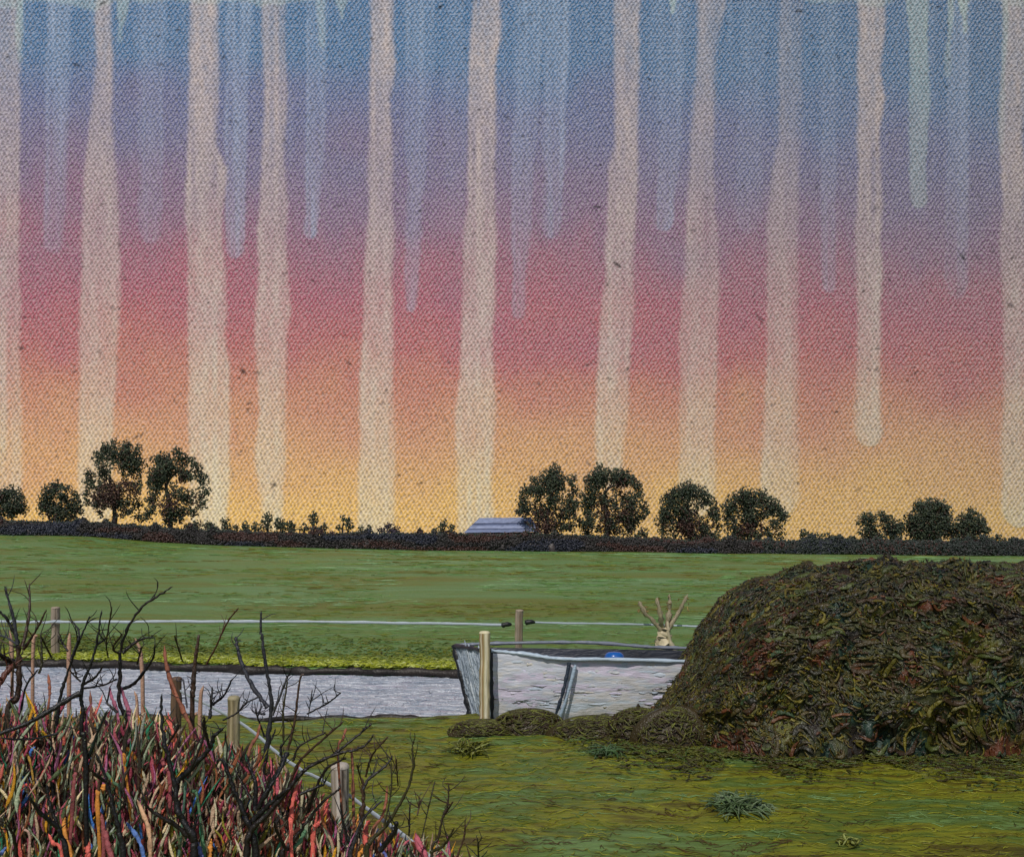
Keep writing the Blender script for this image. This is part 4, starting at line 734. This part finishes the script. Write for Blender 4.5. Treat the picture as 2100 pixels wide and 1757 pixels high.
# ------------------------------------------------------------------ coloured thicket in the left foreground
def z1(l): return [(a * .3309, 1176 + b * .3309) for a, b in l]
def z2(l): return [(420 + a * .283, 1260 + b * .283) for a, b in l]
DARK = c(30, 22, 20); BLK = c(22, 20, 22); GREY = c(54, 54, 62); RUST = c(92, 46, 30); BRN = c(66, 46, 34); OLV = c(50, 46, 22)
def zt(X): return EYE - (np.interp(1050 + np.asarray(X) / 5.6 * F, [-700, 0, 150, 300, 450, 600, 700, 800, 900, 980, 1060], [1440, 1455, 1470, 1482, 1535, 1598, 1690, 1720, 1745, 1785, 1960]) - 1100) / F * 5.6
SHRUBS = [
 ('bare shrub with a dark trunk fanning into five forks at the left edge', 5.7, z1, [
   ([(40,1000),(110,760),(118,560),(110,430)], 24, 18, BRN), ([(110,440),(75,240),(25,75)], 13, 6, GREY), ([(140,450),(180,260),(182,60)], 13, 5, BRN), ([(115,430),(55,300),(-10,225)], 12, 8, BLK),
   ([(145,470),(225,350),(290,220)], 11, 4, BRN), ([(110,560),(50,600),(-20,720)], 24, 18, RUST), ([(110,560),(30,520),(-20,500)], 22, 16, DARK), ([(110,440),(30,390),(-20,385)], 8, 5, GREY)]),
 ('bare shrub with slender twigs rising in front of the left water', 5.4, z1, [
   ([(330,1160),(345,1010),(370,780),(410,640),(470,470),(520,350),(558,260)], 15, 4, BLK), ([(440,530),(490,370),(440,285)], 8, 3, BLK), ([(420,480),(355,380)], 7, 4, DARK),
   ([(120,1000),(130,850),(165,690),(240,590)], 10, 5, BLK), ([(240,620),(258,560),(256,440),(250,370)], 9, 4, OLV), ([(320,520),(250,380)], 7, 4, OLV), ([(70,760),(80,620),(90,540)], 8, 6, BRN)]),
 ('bare shrub with a black elbow branch running left across the stems', 5.2, z1, [
   ([(530,1160),(505,1000),(510,850),(505,720),(560,560),(600,430),(632,220)], 19, 4, BLK), ([(600,440),(660,400)], 8, 4, BLK), ([(490,740),(350,820),(180,920),(-20,1000)], 20, 15, BLK), ([(510,690),(590,640),(640,570)], 11, 4, BLK), ([(520,710),(640,690),(730,650)], 7, 3, DARK),
   ([(500,670),(440,610)], 7, 3, DARK), ([(550,1140),(600,1000),(660,850)], 14, 6, c(24, 40, 38)), ([(360,990),(180,1025),(0,1020)], 9, 5, BLK)]),
 ('bare shrub with one long whip arching to the upper right', 5.5, z1, [
   ([(810,1100),(800,930),(740,800),(745,600),(745,500),(785,350),(880,210),(975,140),(1070,80)], 18, 3, DARK), ([(745,500),(700,460),(760,370)], 8, 3, OLV), ([(760,490),(820,440),(880,405),(955,395)], 13, 3, DARK), ([(745,720),(830,680),(900,600),(950,520),(960,440)], 13, 3, BLK),
   ([(850,560),(880,450)], 6, 3, DARK), ([(670,520),(660,420),(695,200)], 5, 3, OLV), ([(730,860),(670,810),(660,790)], 10, 6, DARK), ([(820,940),(900,980),(960,1000)], 11, 5, DARK)]),
 ('bare shrub with a stout black trunk leaning left in the lowest corner', 4.9, z1, [
   ([(770,1830),(735,1600),(700,1440),(655,1270),(600,1110)], 24, 9, BLK), ([(650,1290),(560,1215)], 12, 5, DARK), ([(720,1500),(790,1400)], 9, 4, DARK)]),
 ('bare shrub with thick black Y fork in the middle of the coloured stems', 4.95, z1, [
   ([(1205,1830),(1200,1640),(1110,1480),(1082,1300),(1030,1080),(1000,900),(1004,740)], 30, 9, BLK), ([(1095,1285),(1200,1190),(1290,1090),(1335,1000),(1385,955)], 24, 10, BLK), ([(1045,1050),(1120,930)], 9, 4, BLK),
   ([(1190,1640),(1060,1540),(940,1470),(880,1380)], 19, 8, DARK), ([(1190,1610),(1232,1490)], 15, 8, BLK), ([(1300,1080),(1270,960),(1265,880)], 12, 6, BLK), ([(1180,1210),(1250,1050),(1270,950)], 9, 5, DARK)]),
 ('bare shrub with two long upright arms before the yellowish post', 5.05, z1, [
   ([(1590,1830),(1560,1600),(1500,1450),(1430,1290),(1380,1160),(1340,1160)], 28, 8, BLK), ([(1580,1470),(1585,1300),(1545,1200),(1530,1120)], 18, 7, BLK), ([(1600,1450),(1690,1280),(1745,1180),(1740,1080),(1765,1040)], 20, 6, BLK), ([(1560,1400),(1490,1280),(1450,1200)], 10, 5, DARK), ([(1570,1530),(1680,1420),(1800,1320)], 22, 12, BLK)]),
 ('tall charcoal grey shrub with a straight pole and side prong before the ditch', 5.6, z1, [
   ([(1630,1330),(1645,1150),(1665,980),(1682,800),(1660,640),(1628,440),(1618,330),(1620,235)], 22, 7, c(44, 44, 50)), ([(1660,830),(1580,720),(1510,590),(1475,470),(1462,390)], 17, 11, GREY), ([(1685,880),(1730,770),(1777,650),(1800,620)], 11, 4, BLK), ([(1650,1100),(1710,960)], 11, 6, BLK),
   ([(1640,870),(1580,860)], 9, 4, GREY), ([(1640,1010),(1600,900),(1585,850)], 7, 4, GREY), ([(1380,910),(1470,860),(1530,800),(1610,760)], 7, 5, BLK)]),
 ('bare shrub with two black prongs at the lower left corner', 4.85, z1, [([(420,1830),(370,1600),(310,1430),(290,1300)], 24, 7, BLK), ([(360,1570),(250,1480),(180,1380)], 19, 9, BLK), ([(110,1830),(90,1650),(60,1560)], 16, 8, DARK)]),
 ('thin bare shrub with a brown cut pole standing against the ditch', 5.75, z1, [([(1190,900),(1195,760),(1200,640),(1215,500),(1232,375)], 20, 12, BRN), ([(1300,900),(1310,790),(1316,700)], 12, 6, BLK), ([(1320,810),(1390,750),(1440,650)], 10, 4, BLK), ([(1160,830),(1135,650)], 6, 4, GREY), ([(1280,560),(1340,450),(1410,300),(1480,210)], 6, 3, c(70, 40, 24)), ([(1130,540),(1080,380)], 5, 3, OLV)]),
 ('bare shrub whose brown limb arches far right over the tape', 5.0, z2, [
   ([(300,1830),(340,1560),(450,1450),(600,1270),(700,1150),(760,1100),(960,1010),(1100,980),(1180,930),(1225,865)], 26, 8, DARK), ([(600,1270),(690,1060),(860,900),(1010,770)], 14, 4, BRN), ([(940,1010),(1090,890),(1210,790)], 13, 4, DARK), ([(640,1060),(690,950),(880,850)], 9, 4, DARK),
   ([(600,980),(650,780),(690,470),(720,430)], 12, 7, BRN), ([(570,920),(570,700),(600,470)], 9, 5, OLV), ([(750,740),(780,540)], 4, 3, BLK), ([(740,720),(890,640),(990,560)], 7, 3, BLK), ([(600,1000),(540,1140),(440,1290)], 17, 10, BLK)]),
 ('bare shrub with a forked black limb curling round the grey post', 5.1, z2, [([(560,1830),(600,1690),(640,1640),(740,1500),(860,1350),(965,1270),(982,1230)], 22, 6, DARK), ([(690,1300),(820,1245),(860,1230),(880,1180)], 12, 6, BLK), ([(700,1600),(770,1360),(870,1130),(1000,1050),(1020,1040)], 16, 4, DARK), ([(590,1700),(520,1560),(505,1500)], 15, 9, BLK)]),
 ('bare shrub with charcoal crossing limbs right of the grey post', 5.05, z2, [([(1060,1830),(1070,1690),(1120,1540),(1170,1450),(1290,1340)], 24, 9, c(44, 42, 46)), ([(1130,1500),(1150,1350),(1140,1180)], 20, 12, BRN), ([(1150,1260),(1190,1190),(1290,1110),(1340,1060),(1358,1020)], 14, 6, c(50, 46, 46)), ([(1165,1170),(1200,1050),(1240,980),(1330,880)], 10, 3, BRN), ([(1140,1220),(1100,1080)], 6, 3, OLV), ([(1065,1700),(1000,1500),(985,1360)], 14, 6, BLK), ([(1060,1720),(980,1640)], 11, 6, DARK)]),
 ('bare shrub with one long tapering whip right of the tape', 5.0, z2, [([(1180,1830),(1200,1650),(1310,1530),(1400,1390),(1470,1260),(1512,1100),(1505,1000),(1512,910)], 22, 3, OLV), ([(1280,1700),(1345,1610),(1380,1570),(1388,1495)], 24, 16, BLK), ([(1300,1530),(1350,1280),(1350,1060)], 7, 3, OLV), ([(1400,1240),(1385,1040)], 6, 3, BRN)]),
 ('bare shrub of thin upright twigs at the right end of the thicket', 5.0, z2, [([(1640,1830),(1690,1620),(1730,1450),(1760,1380),(1770,1220)], 14, 3, c(50, 40, 28)), ([(1570,1620),(1620,1400),(1668,1200)], 6, 3, OLV), ([(1480,1600),(1485,1380)], 7, 4, DARK), ([(1720,1480),(1800,1350)], 8, 3, BRN), ([(1640,1720),(1740,1660),(1810,1540)], 14, 6, OLV), ([(1540,1450),(1565,1340)], 6, 3, BRN), ([(1800,1830),(1870,1640),(1892,1520)], 10, 4, BRN), ([(1985,1830),(1980,1640)], 8, 3, c(26, 30, 22))]),
]
for label, d0, fn, brs in SHRUBS:
    d0 = 4.78 + (d0 - 4.85) * .5
    k = .3309 if fn is z1 else .283; px = d0 / F
    first = fn(brs[0][0])[0]; base = P(first[0], first[1], d0); base[2] = 0
    o = empty('bare_shrub', base, label, 'shrub', 'bare dark shrubs in the thicket'); mb = MB(); tw = MB()
    for bi, (pts, r0, r1, col) in enumerate(brs):
        q = fn(pts); dd = d0 + (rng.uniform(-.12, .12) if bi else 0); sl = rng.uniform(-.25, .15) if bi else 0
        p3 = [P(x, y, dd + sl * i / len(q)) for i, (x, y) in enumerate(q)]
        if bi == 0: p3 = [np.array([p3[0][0] + .02, d0, 0.])] + p3
        if bi: tw = MB()
        cur = mb if bi == 0 else tw
        cur.taper(p3, r0 * k * px * .92, max(r1 * k * px * .8, .004), col * rng.uniform(.85, 1.2), n=7 * len(p3), sides=7, rough=.12)
        dense = spline(p3, 30)
        for j in range(rng.integers(3, 7)):   # short side twigs and buds
            s = dense[rng.integers(8, 29)]; e = s + np.array([rng.normal(0, .05), rng.normal(0, .05), rng.uniform(.02, .12)])
            cur.taper([s, (s + e) / 2 + rng.normal(0, .01, 3), e], max(r1 * k * px * .32, .0028), .0015, col, n=6, sides=5)
        if bi: tw.build('branch', M_twig, o)
    mb.build('trunk', M_twig, o)

CRIM = c(132, 36, 58); ROSE = c(164, 62, 88); CORAL = c(196, 72, 66); PINKP = c(150, 66, 104); YEL = c(160, 120, 20); ORA = c(200, 124, 20); GRN = c(30, 104, 70); TEAL = c(40, 104, 88); BLU = c(36, 96, 168); TAN = c(176, 136, 104); RST = c(124, 56, 34); CRE = c(160, 146, 112)
STEMS = [
 ('orange hooked stem arching over the middle of the thicket', ORA, 5.0, 15, z1([(770,1100),(850,1160),(885,1260),(890,1330)])), ('deep pink stem touching the water left of the long whip', PINKP, 5.3, 15, z1([(735,1030),(728,860),(690,760),(678,700)])),
 ('mauve pink stem beside the long arching whip', PINKP * .95, 5.2, 18, z1([(850,1090),(830,980),(790,830),(745,690)])), ('mustard stem curving down at the upper left of the thicket', YEL, 5.4, 12, z1([(172,1110),(165,1000),(105,900),(38,765)])),
 ('mustard stem lying almost flat at the left edge', YEL * .9, 5.0, 13, z1([(180,1140),(80,1210),(10,1255)])), ('long coral stem crossing the shore left of the brown pole', CORAL, 5.2, 14, z1([(1160,1200),(1120,1100),(1070,980),(1040,855)])),
 ('crimson stem leaning left of the black Y fork', CRIM, 4.9, 18, z1([(1055,1300),(1010,1170),(970,1065)])), ('tall thick crimson stem right of the black Y fork', CRIM, 4.95, 20, z1([(1240,1500),(1262,1330),(1250,1170)])),
 ('crimson stem tip at the foot of the rusty curved stem', CRIM * 1.1, 5.2, 17, z1([(1240,1150),(1225,1050),(1205,950)])), ('bright blue stem in the bottom left foreground', BLU, 4.8, 18, z1([(895,1800),(865,1660),(820,1590),(783,1540)])),
 ('golden stem winding down to the bottom left edge', ORA * .9, 4.8, 18, z1([(445,1780),(400,1600),(400,1500),(425,1430)])), ('broad tan stem right of the blue stem', TAN, 4.85, 21, z1([(935,1800),(925,1600),(885,1480),(850,1400)])),
 ('dark green stem along the leaning black trunk', GRN * .8, 4.85, 14, z1([(745,1370),(700,1290),(660,1230),(610,1140)])), ('short green stem bent over beside the Y fork', GRN, 4.9, 14, z1([(1225,1400),(1200,1350),(1140,1340)])),
 ('green stem tucked under the two long upright arms', GRN, 4.95, 22, z1([(1580,1570),(1640,1470),(1700,1340)])), ('tan stem curled like a hook below the yellowish post', TAN, 5.0, 16, z1([(1430,1560),(1455,1470),(1350,1390),(1325,1320),(1345,1285)])),
 ('plum stem at the centre left of the thicket', CRIM * .8, 4.95, 20, z1([(460,1300),(470,1230),(510,1190)])), ('scarlet stem curling to the left under the mustard stem', c(180, 40, 56), 5.0, 13, z1([(130,1350),(220,1310),(265,1240),(290,1180)])),
 ('pink stem lying diagonally at the bottom left', CORAL, 4.8, 17, z1([(380,1730),(330,1670),(300,1610)])), ('long plum stem in the lower left middle', CRIM * .85, 4.85, 20, z1([(640,1560),(580,1440),(550,1330),(535,1190)])),
 ('broad coral stem at the bottom left edge', CORAL * .95, 4.8, 24, z1([(545,1830),(545,1700),(530,1610)])), ('broad crimson stem at the bottom left edge', CRIM, 4.8, 25, z1([(700,1830),(670,1690),(650,1580)])),
 ('rusty curved stem reaching up across the grey water', RST, 5.3, 19, z1([(1190,1000),(1140,860),(1070,700),(1030,560),(1018,445)])), ('bent rusty stem left of the charcoal pole', RST, 5.25, 14, z2([(315,1080),(335,950),(380,880),(400,790)])),
 ('coral stem with a pale edge left of the charcoal pole', CORAL, 5.1, 15, z2([(385,1270),(400,1120),(390,945)])), ('upright coral stem left of the grey post', CORAL, 4.9, 19, z2([(625,1620),(628,1450),(645,1320),(680,1205)])),
 ('fat coral stem leaning on the foot of the grey post', CORAL, 4.9, 24, z2([(785,1600),(810,1520),(850,1450),(895,1385)])), ('curved coral stem right of the grey post', CORAL, 4.9, 22, z2([(1195,1790),(1165,1640),(1170,1540),(1195,1485)])),
 ('green stem with a pointed top at the bottom middle', GRN, 4.85, 18, z2([(620,1770),(690,1640),(725,1560),(745,1490)])), ('broad green stem crossing the base of the two upright arms', GRN, 4.9, 22, z2([(365,1550),(420,1450),(470,1350),(490,1230)])),
 ('violet blue stem at the bottom right of the thicket', c(70, 92, 170), 4.85, 14, z2([(1320,1800),(1295,1720),(1270,1650)])), ('rusty stem in front of the green meadow beside the tape', RST, 5.0, 14, z2([(1215,1600),(1280,1470),(1310,1370),(1322,1240)])),
 ('rusty stem tip above the arching brown limb', RST * 1.1, 5.2, 13, z2([(965,990),(1000,900),(1025,820)])), ('tall thin rusty stem rising just right of the grey post', RST * .8, 5.2, 13, z2([(1080,1600),(1075,1300),(1070,1080),(1060,960)])),
 ('pink stem cluster tip at the bottom right', ROSE * 1.1, 4.85, 28, z2([(1600,1800),(1560,1690),(1525,1580)])), ('amber stem at the foot of the grey post', ORA, 5.0, 12, z2([(1090,1640),(1105,1540),(1110,1440)])),
 ('amber stem at the bottom right of the coral stems', ORA, 4.8, 18, z2([(1110,1800),(1130,1720),(1140,1660)])), ('blue stem tip at the bottom left corner', BLU * .9, 4.8, 16, z1([(-20,1790),(10,1730),(40,1690)])), ('slate blue stem at the bottom middle', c(60, 84, 150), 4.8, 18, z1([(1260,1830),(1240,1720),(1215,1650)])),
 ('golden stem at the bottom middle edge', ORA, 4.8, 20, z1([(1290,1830),(1300,1730),(1310,1640)])), ('orange stem touching the leaning black trunk', ORA, 4.9, 22, z1([(605,1390),(630,1350),(650,1290)])), ('rusty upright stem low on the left water', RST, 5.4, 14, z1([(300,830),(308,720),(298,620)])),
 ('thin rusty stem midway up the left water', RST * .8, 5.4, 14, z1([(575,1000),(565,850),(558,720)])), ('beige stem bent at the left corner of the thicket', c(176, 140, 126), 4.85, 12, z1([(185,1650),(140,1570),(110,1440),(65,1390)])),
 ('coral stem sloping along the black limb by the grey post', c(150, 64, 56), 4.95, 18, z2([(590,1700),(700,1520),(800,1390),(870,1290)])), ('pinkish stem head between the two upright arms', c(180, 60, 70), 5.1, 16, z2([(165,1200),(145,1130),(125,1080)])),
 ('teal stem beside the leaning black trunk', TEAL, 4.85, 18, z1([(740,1470),(735,1430),(760,1390)])), ('teal stem under the right branch of the Y fork', TEAL, 4.95, 14, z1([(1150,1310),(1140,1250),(1135,1200)])),
]
for label, col, d, r, pts in STEMS:
    d = 4.84 + (d - 4.8) * .5 + rng.uniform(0, .1); k = .3309 if pts[0][0] < 2000 else .283; px = d / F
    p3 = [P(x, y, d + .03 * i) for i, (x, y) in enumerate(pts)]; lo = int(np.argmin([q[2] for q in p3])); 
    g = p3[0].copy(); g[2] = max(g[2] - .35, 0); g[0] += rng.uniform(-.05, .05); p3 = [g] + p3
    mb = MB(); cc = (col * .85 + .15 * c(170, 150, 125)) * rng.uniform(.9, 1.1)
    n = 26; p = spline(p3, n); t = np.linspace(0, 1, n); prof = np.interp(t, [0, .7, .92, 1], [.8, 1, .75, .15]); rr = r * .25 * px * prof * (1 + .16 * rng.normal(size=n))
    cv = np.ones((n, 7, 1)) * cc * 1.15 * (1 + .22 * rng.normal(size=(n, 1, 1)).clip(-1.5, 1.5)); mb.tube(p, rr, np.clip(cv, .003, .9), 7, flat=.5, rough=.1, up=(0, -1, 0))
    tag(mb.build('stem', M_stem, loc=g), label, 'stem', 'coloured stems in the thicket')
REEDS = [('pale pink stake tilted right of the left edge shrub', 205, 480, 235, 385), ('pale pointed peg right of the far left stake', 428, 520, 432, 365), ('salmon stick upright behind the fanning shrub', 75, 560, 60, 350), ('faded pink stick leaning left under the long whip', 880, 580, 835, 395), ('peach stick standing in the water before the brown pole', 1240, 830, 1262, 690), ('peach stick crossing the tape at its far end', 1190, 960, 1225, 855), ('tan stick standing behind the pink stems', 850, 850, 832, 725)]
for label, x0, y0, x1, y1 in REEDS:
    (a, b), (e, f) = z1([(x0, y0), (x1, y1)]); d = 6.1; p0, p1 = P(a, b, d), P(e, f, d); g = p0 + (p0 - p1) * .1; g0 = np.array([p0[0] + (p0[0] - p1[0]) * .3, d, 0.])
    mb = MB(); mb.stroke([g0, (g0 + p0) / 2, p0, p1], .013, c(184, 146, 122), n=12, rough=.14, ends=(.8, .3), belly=.9); tag(mb.build('dry_stick', M_stem, loc=g0), label, 'stick', 'dry pale sticks behind the thicket')

def undergrowth():
    PAL = [(2.2, c(124, 50, 66)), (1.2, c(100, 44, 56)), (1.6, c(154, 76, 88)), (1.2, c(176, 88, 78)), (3.6, c(148, 124, 104)), (3.4, c(158, 148, 124)), (3.4, c(116, 124, 104)), (3, c(60, 70, 46)), (2.5, c(62, 46, 36)), (2.5, c(42, 36, 30)),
           (1.4, c(104, 98, 36)), (1.2, c(170, 122, 34)), (.9, c(40, 104, 78)), (1, c(122, 128, 118)), (.35, c(56, 96, 160)), (1.8, c(110, 66, 44)), (1, c(126, 72, 100)), (.6, c(182, 164, 130))]
    mb = MB(); n = 15000
    X = rng.uniform(-4.5, -.12, n); d = np.where(rng.random(n) < .62, rng.uniform(4.93, 5.22, n), rng.uniform(5.2, 6.2, n)); zt_ = EYE - (EYE - zt(X * 5.6 / d)) / 5.6 * d
    X, d, zt_ = X[zt_ > .06], d[zt_ > .06], zt_[zt_ > .06]; n = len(X)
    z = np.where(d < 5.2, zt_ - rng.random(n) * .72, zt_ - rng.random(n) * .3) + rng.uniform(-.08, .02, n); L = np.where(rng.random(n) < .5, rng.uniform(.03, .1, n), rng.uniform(.1, .26, n)); le = rng.normal(0, .3, n) - .2; bd = rng.normal(0, .10, n) * L
    z = np.maximum(z, L * .6); u = np.array([1, .7, .35, 0])[None]
    C = np.stack([X[:, None] + (le * L)[:, None] * u + bd[:, None] * np.sin(u * 3.1), d[:, None] + .03 * u, z[:, None] + L[:, None] * (.5 - u)], -1)
    dark = np.clip((zt_ - z) / .5, 0, 1)
    mb.strokes(C, rng.uniform(.0035, .009, n) * (.75 + L * 2.2), pick(PAL, n) * 2.05 * rng.uniform(.7, 1.25, (n, 1)), n=8, sides=6, flat=.25, up=(0, -1, 0), rough=.2, ends=(.6, .3))
    X = np.linspace(-5, -.05, 90); D = np.linspace(5.1, 6.6, 24); Xg, Dg = np.meshgrid(X, D)
    z = EYE - (EYE - zt(Xg * 5.6 / Dg)) / 5.6 * Dg - .2; z = np.maximum(z, .01) * np.clip(np.minimum((Dg - 5.1) / .2, (6.6 - Dg) / .5), 0, 1) + .05 * noise2(Xg, Dg, .15, .15, 55) * (z > .1)
    mb.grid(np.stack([Xg, Dg, z], -1), np.where((noise2(Xg, Dg, .2, .2, 56) > .1)[..., None], c(84, 80, 58), c(92, 72, 56)))
    kind(tag(mb.build('undergrowth', M_stem), 'dense tangle of short red, tan, green and yellow stems in the left foreground', 'undergrowth'), 'stuff')
undergrowth()
